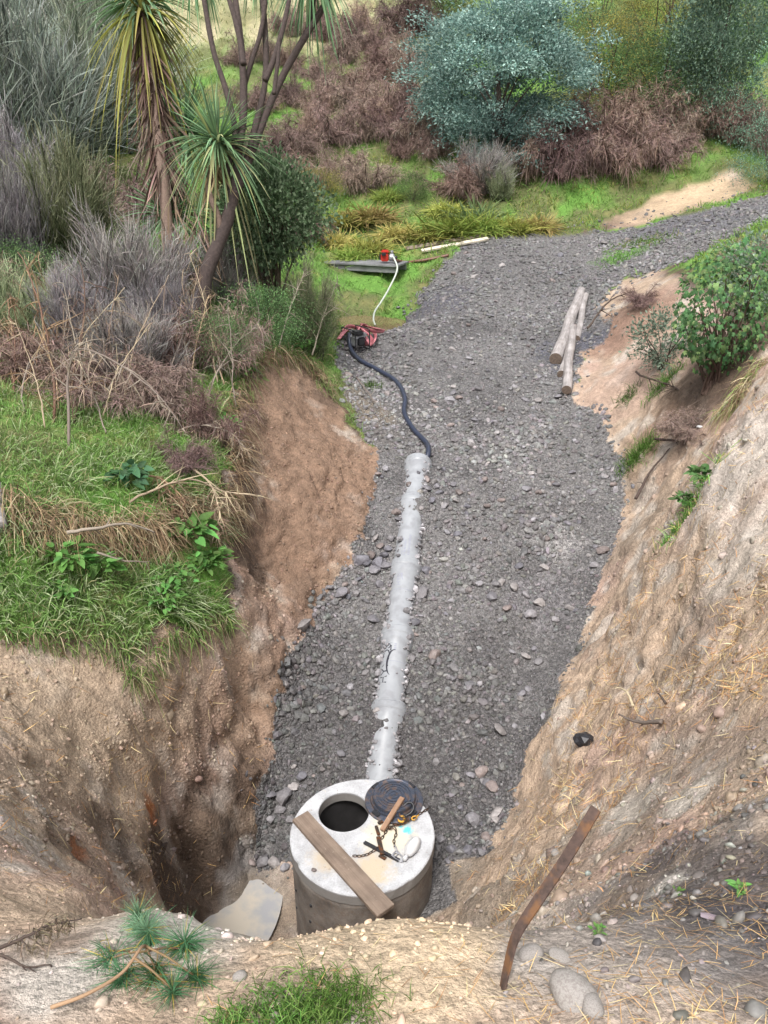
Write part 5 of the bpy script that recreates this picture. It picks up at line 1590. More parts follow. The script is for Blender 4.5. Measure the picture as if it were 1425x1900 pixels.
CG0, CG1 = lin(100,128,92) * K, lin(128,160,118) * K
CY0, CY1 = lin(128,130,70) * K, lin(180,176,96) * K
def trunk_obj(name, path, rads, mat, parent, seg=10):
    P = spline(path, 30); r_ = np.interp(np.linspace(0, 1, 30), np.linspace(0, 1, len(rads)), rads)
    V, F = tube(P, r_ * (1 + 0.08 * vnoise(P * 6, 1, 3)), seg, True)
    return link(name, np_mesh(name, V - np.array(parent.location), F, mat, None, True), parent)
def leaf_each(parts, mat, parent, per, name='leaf'):
    """every long leaf its own mesh"""
    for V, F, c in parts:
        nf = len(F) * per // len(V)
        for i in range(len(V) // per):
            link(name, np_mesh(name, V[i * per:(i + 1) * per] - np.array(parent.location), F[i * nf:(i + 1) * nf] - i * per, mat, c[i * per:(i + 1) * per], True), parent)
def leaf_obj(name, parts, mat, parent):
    V, F, c = join(parts)
    return link(name, np_mesh(name, V - np.array(parent.location), F, mat, c), parent)

T1 = 13.4
b_ = np.array(drop(*pt(318, 560, T1)[:2])[0])
top1 = pt(262, 0, T1 + 0.2)
ct1 = empty('cabbage_tree', b_); tag(ct1, 'tall cabbage tree with shaggy skirt of dead leaves and yellowing crown at top left', 'cabbage tree')
trunk_obj('trunk', [b_, pt(312, 430, T1), pt(295, 260, T1), pt(274, 110, T1 + 0.1), top1], [0.15, 0.10, 0.09, 0.10, 0.1], M_BARK2, ct1)
leaf_each([sword_head(top1, 150, 1.15, 0.05, r3, CG0, CG1, -0.2, 0.45), sword_head(pt(264, 25, T1), 110, 1.1, 0.05, r3, CY0, CY1, -0.75, 0.9, (0, 0, -0.35))], M_LEAF, ct1, 21)
n = 760
k = r3.random(n)
Ssk = spline([pt(266, 30, T1), pt(280, 130, T1), pt(292, 240, T1), pt(305, 330, T1)], 60)[(k ** 1.4 * 59).astype(int)] + r3.normal(size=(n, 3)) * 0.06
Dsk = unit(r3.normal(size=(n, 3)) * np.array([0.3, 0.3, 0.15]) + np.array([0, 0, -0.8]))
leaf_obj('dead_leaf_skirt', [ribbons(Ssk, Dsk, r3.uniform(0.45, 1.0, n), 0.035, 0.15, r3, 4, vary(lin(96,76,66) * K, n, r3, 0.4), vary(lin(168,146,130) * K, n, r3, 0.35), 0.08)], M_DRY, ct1)

b_ = np.array(drop(*pt(330, 560, 13.8)[:2])[0])
ct3 = empty('cabbage_tree', b_); tag(ct3, 'low cabbage tree head half hidden behind the shaggy trunk', 'cabbage tree')
trunk_obj('trunk', [b_, pt(332, 480, 13.9), pt(320, 400, 14.0)], [0.08, 0.07, 0.06], M_BARK2, ct3, 8)
leaf_obj('head', [sword_head(pt(318, 400, 14.0), 130, 1.0, 0.045, r3, CG0, CG1 * 0.95, -0.4, 0.4), sword_head(pt(345, 250, 14.4), 150, 1.15, 0.048, r3, CG0 * 0.95, CG1, -0.5, 0.4)], M_LEAF, ct3)
n = 140
leaf_obj('dead_leaves', [ribbons(pt(345, 480, 13.2)[None] + r3.normal(size=(n, 3)) * np.array([0.22, 0.15, 0.5]), unit(r3.normal(size=(n, 3)) * 0.45 + np.array([0.1, 0, -1])), r3.uniform(0.4, 0.9, n), 0.03, 0.1, r3, 4, vary(lin(150,128,112) * K, n, r3, 0.25), None, 0.08)], M_DRY, ct3)

T4 = 12.75
b_ = np.array(drop(*pt(362, 590, T4)[:2])[0])
lt = empty('leaning_tree', b_); tag(lt, 'dark leaning cabbage tree with low spiky head and stems forking to the top edge', 'cabbage tree')
trunk_obj('trunk', [b_ - np.array([0, 0, 0.2]), pt(380, 520, T4), pt(402, 460, T4), pt(424, 400, T4), pt(434, 355, T4)], [0.15, 0.125, 0.11, 0.11, 0.10], M_BARK, lt, 12)
STEMS = [([(432,370),(440,300),(450,230),(452,170),(450,120),(445,60),(428,-60)], 0.068), ([(450,170),(468,110),(486,50),(500,-60)], 0.045), ([(434,362),(420,330),(436,250),(420,170),(395,90),(372,-40)], 0.055),
         ([(436,360),(460,290),(475,230),(492,150),(492,60),(482,-60)], 0.058), ([(492,150),(508,110),(528,40),(548,-60)], 0.05), ([(440,355),(468,280),(492,215),(525,140),(566,68),(590,30),(640,-60)], 0.068),
         ([(508,175),(516,110),(518,70)], 0.035), ([(570,62),(578,20),(592,-60)], 0.05), ([(452,120),(440,50),(416,-30)], 0.05)]
for k, (pp, r0) in enumerate(STEMS):
    trunk_obj('stem', [pt(u, v, T4 + 0.06 * k * (1 if k % 2 else -1) * min(1, max(0, (350 - v) / 200))) for u, v in pp], [r0, r0 * 0.9, r0 * 0.75], M_BARK, lt, 10)
T2 = 12.6
trunk_obj('low_branch', [pt(410, 440, T4), pt(404, 400, T4 - 0.1), pt(390, 365, T2), pt(388, 340, T2), pt(403, 270, T2)], [0.06, 0.055, 0.05, 0.05, 0.06], M_BARK2, lt, 8)
leaf_each([sword_head(pt(405, 262, T2), 170, 1.02, 0.034, r3, CG0 * 1.1, CG1 * 1.25, -0.7, 0.42, (0.0, 0, 0.12)), sword_head(pt(403, 275, T2), 60, 1.0, 0.04, r3, lin(150,160,110) * K, lin(190,190,140) * K, -0.9, 0.8, (0, 0, -0.4))], M_LEAF, lt, 21)
n = 60
leaf_obj('dead_leaves', [ribbons(np.tile(pt(398, 300, T2), (n, 1)) + r3.normal(size=(n, 3)) * 0.05, unit(r3.normal(size=(n, 3)) * 0.4 + np.array([0, 0, -1])), r3.uniform(0.3, 0.7, n), 0.03, 0.1, r3, 4, vary(lin(150,130,100) * K, n, r3), None, 0.08)], M_DRY, lt)
leaf_obj('hanging_leaves', [sword_head(pt(575, -70, T4), 110, 0.85, 0.04, r3, CG0 * 0.9, CG1 * 0.9, -0.95, 0.5, (0, 0, -0.35)), sword_head(pt(360, -90, T4), 80, 0.7, 0.04, r3, CG0, CG1, -0.95, 0.5, (0, 0, -0.3)),
        sword_head(pt(480, -110, T4), 80, 0.7, 0.04, r3, CG0, CG1, -0.95, 0.5, (0, 0, -0.3))], M_LEAF, lt)

# ---------------------------------------------------------------- the lobed-leaf bush on the right bank
def lobed_bush(r, n=1900):
    d = unit(r.normal(size=(n, 3)))
    rad = r.uniform(0.35, 1.0, n) ** 0.5 * (1 + 0.2 * vnoise(d, 1.5, 12))
    P = d * rad[:, None] * np.array([0.5, 0.42, 0.48]) + np.array([0, 0, 0.55])
    nrm = unit(d * 0.6 + np.array([0, -0.35, 0.75]) + r.normal(size=(n, 3)) * 0.4)
    ax = unit(np.cross(nrm, r.normal(size=(n, 3)))); ay = np.cross(nrm, ax)
    th_ = np.linspace(0, 2 * PI, 11)[:-1]
    prof = np.array([0.25, 0.85, 0.62, 1.0, 0.70, 1.15, 0.70, 1.0, 0.62, 0.85])
    s = r.uniform(0.012, 0.03, n); s[:290] = r.uniform(0.022, 0.038, 290)
    P[:290] = d[:290] * (r.uniform(0.8, 1.05, 290) * (1 + 0.2 * vnoise(d[:290], 1.5, 12)))[:, None] * np.array([0.5, 0.42, 0.48]) + np.array([0, 0, 0.55])
    V = P[:, None] + s[:, None, None] * prof[None, :, None] * (np.cos(th_ + PI)[None, :, None] * ax[:, None] + np.sin(th_ + PI)[None, :, None] * ay[:, None]) - nrm[:, None] * (s[:, None, None] * (prof ** 2)[None, :, None] * 0.4)
    V = np.concatenate([P[:, None], V], 1).reshape(-1, 3)
    k = np.arange(10)
    f = np.stack([np.zeros(10, int), 1 + k, 1 + (k + 1) % 10], 1)
    F = (np.arange(n)[:, None, None] * 11 + f[None]).reshape(-1, 3)
    up_ = (P[:, 2] - 0.55) / 0.5
    c = vary(lin(88,126,80) * K, n, r, 0.25); m = r.random(n) < 0.25
    c[m] = vary(lin(132,162,104) * K, int(m.sum()), r, 0.15)
    return V, F, np.repeat(c, 11, 0)
lv = lobed_bush(r3)
nst = 40
pth = []
for q in range(nst):
    e = np.clip(r3.normal(size=3), -1.6, 1.5) * np.array([0.2, 0.18, 0.19]) + np.array([0, 0, 0.55])
    pth.append(spline([np.array([r3.normal() * 0.06, r3.normal() * 0.05, -0.05]), e * 0.5 + r3.normal(size=3) * 0.06, e], 7))
nl_ = len(lv[0]) // 11; k3 = 290
lb_ = build('lobed_leaf_bush', [('foliage', (lv[0][k3 * 11:], lv[1][k3 * 10:] - k3 * 11, lv[2][k3 * 11:]), M_LEAF), ('stems', tubes_merge(pth, [np.linspace(0.012, 0.004, 7)] * nst, 5, lin(104,86,76) * K), M_TWIG)])
for i in range(k3):
    link('leaf', np_mesh('leaf', lv[0][i * 11:(i + 1) * 11], lv[1][i * 10:(i + 1) * 10] - i * 11, M_LEAF, lv[2][i * 11:(i + 1) * 11]), lb_)
put(lb_, 1328, 700, 190, 260, 'green bush with large lobed leaves on the right bank', 'bush', None, 11.2, 0.3)
sv = build('silver_bush', leafy_bush(r3, lin(128,150,130) * K, lin(160,178,156) * K, 60, 40, 0.06, 0.3, stems=14, csize=0.1))
put(sv, 1235, 660, 110, 110, 'small silvery green bush left of the lobed-leaf bush', 'bush', None, 12.9)
put(sv, 1395, 590, 130, 150, 'silvery green bush half behind the lobed-leaf bush at the right edge', 'bush', None, 12.0)
put(deads[2], 1405, 515, 110, 85, 'pale brown dead shrub at the right edge above the leafy bush', 'shrub', None, 14.5)
put(deads[0], 1290, 790, 110, 60, 'tangle of bare roots and twigs under the lobed-leaf bush', 'shrub', None, 10.9)
put(deads[2], 1190, 545, 60, 40, 'small tangle of roots at the top of the right bank scar', 'shrub', None, 15.6)

# ---------------------------------------------------------------- tussocks in the far grass
def tussock(r, n, c0, c1, L=0.7, wid=0.022):
    d = hemi(n, r, 0.1, 0.35)
    S = r.normal(size=(n, 3)) * np.array([0.1, 0.1, 0.0])
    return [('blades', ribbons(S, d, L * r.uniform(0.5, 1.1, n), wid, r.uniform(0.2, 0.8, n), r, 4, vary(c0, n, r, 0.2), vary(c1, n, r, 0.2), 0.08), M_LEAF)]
tk = [build('tussock', tussock(r3, 700, lin(120,136,62) * K, lin(190,188,104) * K)), build('tussock', tussock(r3, 700, lin(112,148,66) * K, lin(170,186,96) * K)), build('tussock', tussock(r3, 600, lin(140,136,70) * K, lin(202,184,120) * K))]
TUS = [(690,408,120,70,'pale yellow tussock, uppermost on the left of the far grass'),(640,415,100,60,'tussock left of the uppermost one'),(625,455,90,60,'tussock at the left end of the far grass'),(690,470,110,70,'yellow green tussock behind the footbridge'),(650,480,90,50,'tussock behind the left end of the footbridge'),(735,440,90,60,'tussock in the middle of the far grass'),(790,445,130,65,'broad tussock behind the weathered board'),(850,432,150,80,'widest yellow green tussock in the far grass'),(905,428,110,70,'tussock right of the widest one'),(955,430,110,70,'tussock at the left foot of the right grass bank'),(1000,425,90,60,'straw coloured tussock at the foot of the right grass bank'),(830,395,90,50,'small tussock above the widest one'),(720,370,70,45,'small tussock near the top of the far grass')]
for k, (u, v, w, h, lab) in enumerate(TUS):
    put(tk[(2, 0, 2, 0, 1, 2, 0, 1, 1, 0, 2, 0, 1)[k]], u, v, w * 1.05, h * 1.15, lab, 'grass tussock', 'tussocks in the far grass')
toe = build('flax_clump', [('blades', ribbons(r3.normal(size=(150, 3)) * np.array([0.08, 0.08, 0]), hemi(150, r3, 0.2, 0.5), r3.uniform(0.5, 1.0, 150), 0.035, r3.uniform(0.1, 0.6, 150), r3, 5, vary(lin(110,146,92) * K, 150, r3), vary(lin(160,186,132) * K, 150, r3), 0.05), M_LEAF)])
put(toe, 885, 412, 120, 75, 'tall arching sedge clump under the bare grey shrub', 'grass clump')

# ---------------------------------------------------------------- grass (uncountable)
def grass_obj(name, label, p, nn, h, w, c0, c1, r, lean=0.5, droop=0.5, seg=2, parent=None, bias=None):
    n = len(p)
    d = unit(nn * 0.5 + np.array([0, 0, 0.7]) + r.normal(size=(n, 3)) * lean + (0 if bias is None else bias))
    V, F, c = ribbons(p, d, h, w, droop * r.uniform(0.3, 1.4, n), r, seg, c0, c1, 0.12)
    o = link(name, np_mesh(name, V, F, M_GRASS, c), parent)
    o['kind'] = 'stuff'; o['label'] = label
    return o
r4 = np.random.default_rng(31)
isr = (qz == 2).astype(float)
patch = fbm(qc, 1.3, 3, 61); patch2 = fbm(qc, 0.5, 3, 66)
LG0, LG1, LG2, LG3 = lin(116,142,76) * K, lin(152,190,108) * K, lin(212,220,178) * K, lin(198,182,144) * K
leftb = (qc[:, 0] < 0.2) & (qc[:, 1] < 15.5)
n = 34000
p, nn, qi = sample(isr * leftb * np.clip(0.75 + patch, 0.15, 2) / np.maximum(qd, 6) ** 1.5, n, r4)
tone = r4.random(n) + 0.5 * patch[qi]
c1_ = np.where((tone > 0.75)[:, None], LG2, np.where((tone > 0.22)[:, None], LG1, LG3)) * np.exp(r4.normal(0, 0.18, (n, 1)))
grass_obj('bank_grass', 'long green grass covering the left bank', p, nn, r4.uniform(0.1, 0.3, n) * (1 + 0.6 * patch[qi]), 0.011, vary(LG0, n, r4, 0.2), c1_, r4, 0.5, 0.6, 3)
far = ((qc[:, 1] > 13.5) | (qc[:, 0] > 1)).astype(float)
n = 27000
strawk = smooth(qc[:, 1] + 3 * patch2, 35.5, 40) * smooth(-qc[:, 0] + 2 * patch2, -6, 2)
p, nn, qi = sample(isr * far * np.clip(0.8 + patch, 0.2, 2) / np.maximum(qd, 12) ** 1.8, n, r4)
sk = strawk[qi][:, None]
c1_ = lin(150,196,94) * K * (1 - sk) + lin(206,196,156) * K * sk
c1_ = c1_ * np.exp(r4.normal(0, 0.2, (n, 1)))
c1_ = np.where((patch[qi] + 0.5 * r4.random(n) > 0.62)[:, None], lin(186,178,104) * K, c1_)
grass_obj('hill_grass', 'green and straw coloured grass of the far slopes', p, nn, r4.uniform(0.10, 0.26, n) * np.clip(qd[qi] / 20, 0.7, 1.4), np.clip(qd[qi] * 0.0011, 0.012, 0.05), vary(lin(110,136,70) * K, n, r4, 0.2), c1_, r4, 0.5, 0.6, 2)

n = 17000
field = isr * (qc[:, 1] > 15) * (qc[:, 1] < 33) * (np.abs(qc[:, 0] - 2) < 12)
p, nn, qi = sample(field * np.clip(0.7 + 1.5 * patch, 0.1, 2.5), n, r4)
c1_ = np.where((patch[qi] + 0.4 * r4.random(n) > 0.55)[:, None], lin(196,190,112) * K, lin(140,184,96) * K) * np.exp(r4.normal(0, 0.2, (n, 1)))
grass_obj('meadow_grass', 'longer bright grass around the stream and on the right grass bank', p, nn, r4.uniform(0.18, 0.42, n), 0.022, vary(lin(100,134,64) * K, n, r4, 0.2), c1_, r4, 0.45, 0.9, 2)

# ================================================================== SCRUFF AND SMALL THINGS
r5 = np.random.default_rng(51)
def vcol(qi): return base[QF[qi, 0]]
isc = (qz == 1).astype(float)

# ---------------------------------------------------------------- crumbled clods on the clay
def clods(name, label, wgt, n, lo, hi, seed, shade=1.0, lift=0.25, fine=True):
    r = np.random.default_rng(seed)
    p, nn, qi = sample(wgt, n, r)
    u_ = r.random(n)
    s = lo * (hi / lo) ** (u_ ** 2.2)
    scl = s[:, None] * np.stack([r.uniform(0.8, 1.4, n), r.uniform(0.7, 1.1, n), r.uniform(0.5, 0.9, n)], 1)
    c = np.clip(vcol(qi) * shade * np.exp(r.normal(0, 0.16, (n, 1))) * (1 + r.normal(0, 0.03, (n, 3))), 0.01, 0.8)
    B_, BF_ = (ICO1, ICO1F) if fine else (ICO2, ICO2F)
    var_ = stone_variants(B_, 10, 0.5, r) if fine else [v_ * (1 + 0.55 * fbm(v_, 2.4, 2, 500 + q_))[:, None] for q_, v_ in enumerate(stone_variants(B_, 10, 0.45, r))]
    V, F, Cc = merged(var_, BF_, p + nn * (scl[:, 2] * lift)[:, None], scl, yaw_rot(n, r, nn, 0.5), c, r)
    o = link(name, np_mesh(name, V, F, M_STONE, Cc, not fine), clay_ground); o['kind'] = 'stuff'
    return o
cl_n = np.clip(0.6 + 1.3 * fbm(qc, 1.7, 3, 131), 0.05, 2.5)
clods('clay_crumbs', 'crumbs', isc * (qd < 3.6) * cl_n, 5000, 0.002, 0.007, 141)
clods('slope_crumbs', 'crumbs', isc * (qd >= 2.6) * (qd < 10) * (qc[:, 0] > 0.5) * cl_n / np.maximum(qd, 2.5), 4000, 0.004, 0.016, 147, 0.85, 0.0)
clods('clay_lumps', 'lumps', isc * (qd < 3.8) * cl_n ** 2, 500, 0.006, 0.018, 144, 0.95, 0.05, False)
clods('clay_clods', 'clods', isc * (qd >= 3.4) * (qd < 13) * cl_n / np.maximum(qd, 3) ** 1.6, 6500, 0.006, 0.022, 142, 0.85, 0.1)
clods('bank_lumps', 'lumps', isc * (qd >= 3.4) * (qd < 12) * cl_n ** 2 / np.maximum(qd, 3) ** 1.3, 450, 0.018, 0.05, 145, 1.0, 0.0, False)
clods('face_crumbs', 'crumbs', isc * (qd >= 4.4) * (qd < 14) * (qc[:, 0] < -0.2) * cl_n, 7500, 0.006, 0.024, 146, 0.82, 0.05)
lipw = isc * np.exp(-((qv - 1725) / 28.0) ** 2) * (qu > 380) * (qu < 880) * (qd < 4)
clods('lip_clods', 'clods', lipw, 160, 0.004, 0.013, 143, 0.9, 0.0, False)
stony = isc * (qd < 4.2) * (qu > 900) * (0.3 + smooth(fbm(qc, 2.2, 3, 151), -0.2, 0.4))
r = np.random.default_rng(152); n = 800
p, nn, qi = sample(stony, n, r)
s = 0.0035 * (7.0 ** (r.random(n) ** 2.4))
scl = s[:, None] * np.stack([r.uniform(0.9, 1.5, n), r.uniform(0.7, 1.1, n), r.uniform(0.5, 0.8, n)], 1)
c = vary(lin(132,127,122) * K, n, r, 0.4)
V, F, Cc = merged(stone_variants(ICO2, 8, 0.5, r, 0.75), ICO2F, p + nn * (scl[:, 2] * 0.2)[:, None], scl, yaw_rot(n, r, nn, 0.4), c, r)
o = link('small_stones', np_mesh('small_stones', V, F, M_STONE, Cc, True), clay_ground); o['kind'] = 'stuff'

# ---------------------------------------------------------------- fallen pine needles
def needles(n, wgt, L, w, cols, seed, name):
    r = np.random.default_rng(seed)
    p, nn, qi = sample(wgt, n, r)
    d = unit(np.cross(nn, r.normal(size=(n, 3))) + nn * r.uniform(-0.05, 0.25, (n, 1)))
    c = np.array(cols)[r.integers(0, len(cols), n)] * np.exp(r.normal(0, 0.2, (n, 1)))
    V, F, cc_ = ribbons(p + nn * 0.004, d, r.uniform(0.5, 1.0, n) * L, w, r.uniform(-0.1, 0.15, n), r, 2, c, None, 0.1, side=np.cross(d, nn))
    o = link(name, np_mesh(name, V, F, M_TWIG, cc_), clay_ground); o['kind'] = 'stuff'
NC = [lin(204,164,118) * K, lin(188,142,102) * K, lin(216,192,150) * K, lin(172,122,90) * K]
nz = smooth(fbm(qc, 1.4, 3, 161), -0.05, 0.35)
needles(1500, isc * (qd < 3.4) * (nz + 0.08) * ((qu > 950) + 0.3), 0.085, 0.002, NC, 162, 'pine_needles')
needles(6000, isc * (qd >= 3.2) * (qd < 9) * (nz + 0.1) * ((qu > 900) * 1.0 + 0.25) / np.maximum(qd, 3), 0.15, 0.006, NC, 163, 'pine_needle_litter')

# ---------------------------------------------------------------- straw and torn turf at the brink of the left bank
def edge_points(px, n, r, jit_=0.08):
    Q = spline([np.array(hit(u, v)[0]) for u, v in px], 200)
    return Q[r.integers(0, 200, n)] + r.normal(size=(n, 3)) * jit_
def fringe(name, px, n, L, cols, out, seed, w=0.009, jit_=0.1, label=None):
    r = np.random.default_rng(seed)
    S = edge_points(px, n, r, jit_)
    d = unit(np.asarray(out)[None] + r.normal(size=(n, 3)) * 0.45)
    c = np.array(cols)[r.integers(0, len(cols), n)] * np.exp(r.normal(0, 0.25, (n, 1)))
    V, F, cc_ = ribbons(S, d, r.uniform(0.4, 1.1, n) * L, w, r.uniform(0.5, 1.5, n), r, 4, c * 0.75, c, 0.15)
    o = link(name, np_mesh(name, V, F, M_DRY, cc_)); o['kind'] = 'stuff'
    if label: o['label'] = label
ST = [lin(186,164,126) * K, lin(158,134,104) * K, lin(136,112,90) * K, lin(200,186,150) * K]
SG = ST + [lin(120,146,84) * K, lin(104,134,70) * K]
fringe('dead_grass', [(-10,930),(60,960),(130,975),(200,990),(265,975),(285,1010)], 2600, 0.42, ST, (0.25, -0.5, 0.0), 171, label='dry dead grass hanging over the lip of the left bank')
fringe('dead_grass', [(285,1000),(330,930),(390,960),(425,900),(430,820),(440,750)], 2600, 0.4, ST, (0.5, -0.3, 0.05), 172, label='dry dead grass hanging beside the dark undercut')
fringe('turf_fringe', [(0,1178),(100,1190),(200,1200),(252,1250),(300,1190),(360,1165),(418,1140)], 2200, 0.22, SG[2:] + [lin(126,156,80) * K], (0.2, -0.5, 0.1), 173, 0.008, 0.06, label='grass fringe along the lower edge of the left bank turf')
fringe('turf_fringe', [(440,740),(465,690),(500,662),(545,668),(580,690),(606,730)], 1800, 0.3, SG, (0.4, -0.4, 0.0), 174, 0.01, 0.1, label='ragged turf along the top of the shaved clay face')
fringe('turf_fringe', [(1425,672),(1395,700),(1375,735),(1340,770)], 900, 0.28, ST + [lin(150,170,100) * K], (-0.4, -0.4, 0.0), 175, 0.008, 0.06, label='straw grass at the brink of the near right bank')

# ---------------------------------------------------------------- grass tufts on the right bank and in the foreground
def tuft(px, n, L, spread, cols, label, seed, w=0.008, up=0.9, name='grass_tuft'):
    r = np.random.default_rng(seed)
    p_, n_ = hit(*px)
    S = np.array(p_)[None] + r.normal(size=(n, 3)) * np.array([spread, spread * 0.8, 0.0])
    for i in range(n):
        l_, _ = drop(S[i, 0], S[i, 1]); S[i] = l_
    d = unit(np.array([0, -0.15, up]) + r.normal(size=(n, 3)) * 0.42)
    c = np.array(cols)[r.integers(0, len(cols), n)] * np.exp(r.normal(0, 0.2, (n, 1)))
    root = empty(name, p_)
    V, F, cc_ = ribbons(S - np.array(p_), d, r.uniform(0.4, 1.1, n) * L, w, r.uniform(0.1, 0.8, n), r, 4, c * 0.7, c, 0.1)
    link('blades', np_mesh('blades', V, F, M_LEAF, cc_), root); tag(root, label, 'grass tuft', 'grass tufts')
GG = [lin(112,158,74) * K, lin(140,180,96) * K, lin(96,140,62) * K]
tuft((1190,835), 420, 0.32, 0.13, GG, 'bright green grass tuft at the foot of the right bank', 181)
tuft((1180,850), 260, 0.28, 0.10, GG, 'darker grass tuft just below the bright one on the right bank', 182)
tuft((1230,715), 320, 0.32, 0.12, GG, 'grass tuft below the silvery bush', 183)
tuft((1165,740), 200, 0.24, 0.10, [lin(92,116,66) * K, lin(120,140,84) * K], 'dull green tuft right of the logs', 184)
tuft((1285,945), 360, 0.22, 0.11, GG + [lin(200,190,120) * K], 'grass tuft halfway down the right bank', 185)
tuft((1255,985), 260, 0.2, 0.10, GG + [lin(200,190,120) * K], 'yellowing tuft below the halfway one on the right bank', 186)
tuft((1195,452), 300, 0.3, 0.5, GG + [lin(190,186,110) * K], 'yellow green grass strip growing on the upper track', 192, 0.014)
tuft((1150,482), 200, 0.25, 0.3, GG, 'green tuft on the track above the right bank scar', 193, 0.013)
tuft((690,720), 120, 0.25, 0.08, GG, 'small green tuft on the gravel left of the hose', 187)
tuft((575,1885), 1300, 0.085, 0.075, GG + [lin(150,190,100) * K], 'dense bright green grass tuft at the bottom edge of the picture', 188, 0.0026)
tuft((640,1850), 300, 0.08, 0.05, GG, 'thin right end of the grass at the bottom edge', 189, 0.0024)
tuft((505,1890), 500, 0.07, 0.06, GG, 'low left end of the grass at the bottom edge', 190, 0.0024)
tuft((430,1895), 220, 0.06, 0.03, GG + [lin(190,180,120) * K], 'sparse grass between the pine branch and the dense tuft', 191, 0.0022)

# ---------------------------------------------------------------- broad-leaved weeds
def weed(px, n, leaf, spread, c, label, seed, hgt=0.15, name='leafy_weed', t=None):
    r = np.random.default_rng(seed)
    p_, n_ = hit(*px)
    root = empty(name, p_)
    d = hemi(n, r, -0.1, 0.2)
    P = d * (r.uniform(0.2, 1.0, n)[:, None]) * np.array([spread, spread, hgt]) + np.array([0, 0, hgt * 0.35]) + np.array(n_) * hgt * 0.4
    dd = unit(d * np.array([1, 1, 0.15]) + r.normal(size=(n, 3)) * 0.3)
    s = leaf * r.uniform(0.6, 1.2, n)
    sd_ = unit(np.cross(dd, np.array([0, 0, 1.0]) + r.normal(size=(n, 3)) * 0.35))
    V, F, cc_ = ribbons(P, dd, s, s * 0.62, 0.25, r, 4, vary(c * 0.85, n, r, 0.18), vary(c, n, r, 0.18), 0.08, True, sd_, 0.08)
    if leaf > 0.05:
        for i in range(n):
            link('leaf', np_mesh('leaf', V[i * 15:(i + 1) * 15], F[i * 8:(i + 1) * 8] - i * 15, M_LEAF, cc_[i * 15:(i + 1) * 15], True), root)
    else:
        link('leaves', np_mesh('leaves', V, F, M_LEAF, cc_), root)
    k = min(n, 30)
    V, F, cc_ = ribbons(np.zeros((k, 3)), unit(P[:k]), np.linalg.norm(P[:k], axis=1), 0.006, 0.0, r, 2, lin(110,120,80) * K, None, 0.02)
    link('stalks', np_mesh('stalks', V, F, M_TWIG, cc_), root)
    tag(root, label, 'weed', 'broad-leaved weeds')
WG = lin(108,154,80) * K
for i, (u, v, n, lf_, sp_, c, lab) in enumerate([(345,1005,60,0.17,0.3,WG,'large leafy weed hanging left of the dark undercut'),(380,1060,70,0.11,0.28,WG*0.95,'leafy weed below the large one on the turf edge'),(130,1050,40,0.13,0.22,WG*1.15,'weed with pale round leaves in the middle of the lower turf'),(185,1065,36,0.12,0.2,WG*1.15,'pale leafy weed right of the middle one on the lower turf'),(110,1110,30,0.11,0.16,WG,'small weed below the pale ones on the lower turf'),
 (320,1090,60,0.08,0.25,WG*0.9,'fine leafed weed at the right of the lower turf'),(240,900,50,0.14,0.22,lin(84,124,86)*K,'dark green weed under the fallen branch'),(300,1130,70,0.07,0.22,WG,'low creeping weed near the clay corner'),(1305,890,60,0.085,0.15,lin(104,140,84)*K,'upper leafy weed on the right bank below the roots'),(1275,935,50,0.08,0.13,lin(100,134,80)*K,'middle leafy weed on the right bank'),(60,620,60,0.12,0.4,WG*0.9,'green weed deep in the left scrub'),(420,800,60,0.09,0.22,WG*1.05,'green weed at the brink of the clay face'),(450,700,60,0.1,0.25,WG,'green weed hanging under the leaning tree'),(560,660,70,0.09,0.3,WG*0.95,'green weed at the top right of the shaved face'),(1260,1660,10,0.018,0.02,WG*1.1,'tiny green seedling on the dark soil at lower right'),(1372,1655,14,0.03,0.025,WG*1.1,'green seedling near the right edge on the dark soil'),(1110,1735,10,0.018,0.02,WG,'tiny seedling below the dark soil right of the bar')]):
    weed((u, v), n, lf_, sp_, c, lab, 200 + i, hgt=0.7 * sp_)

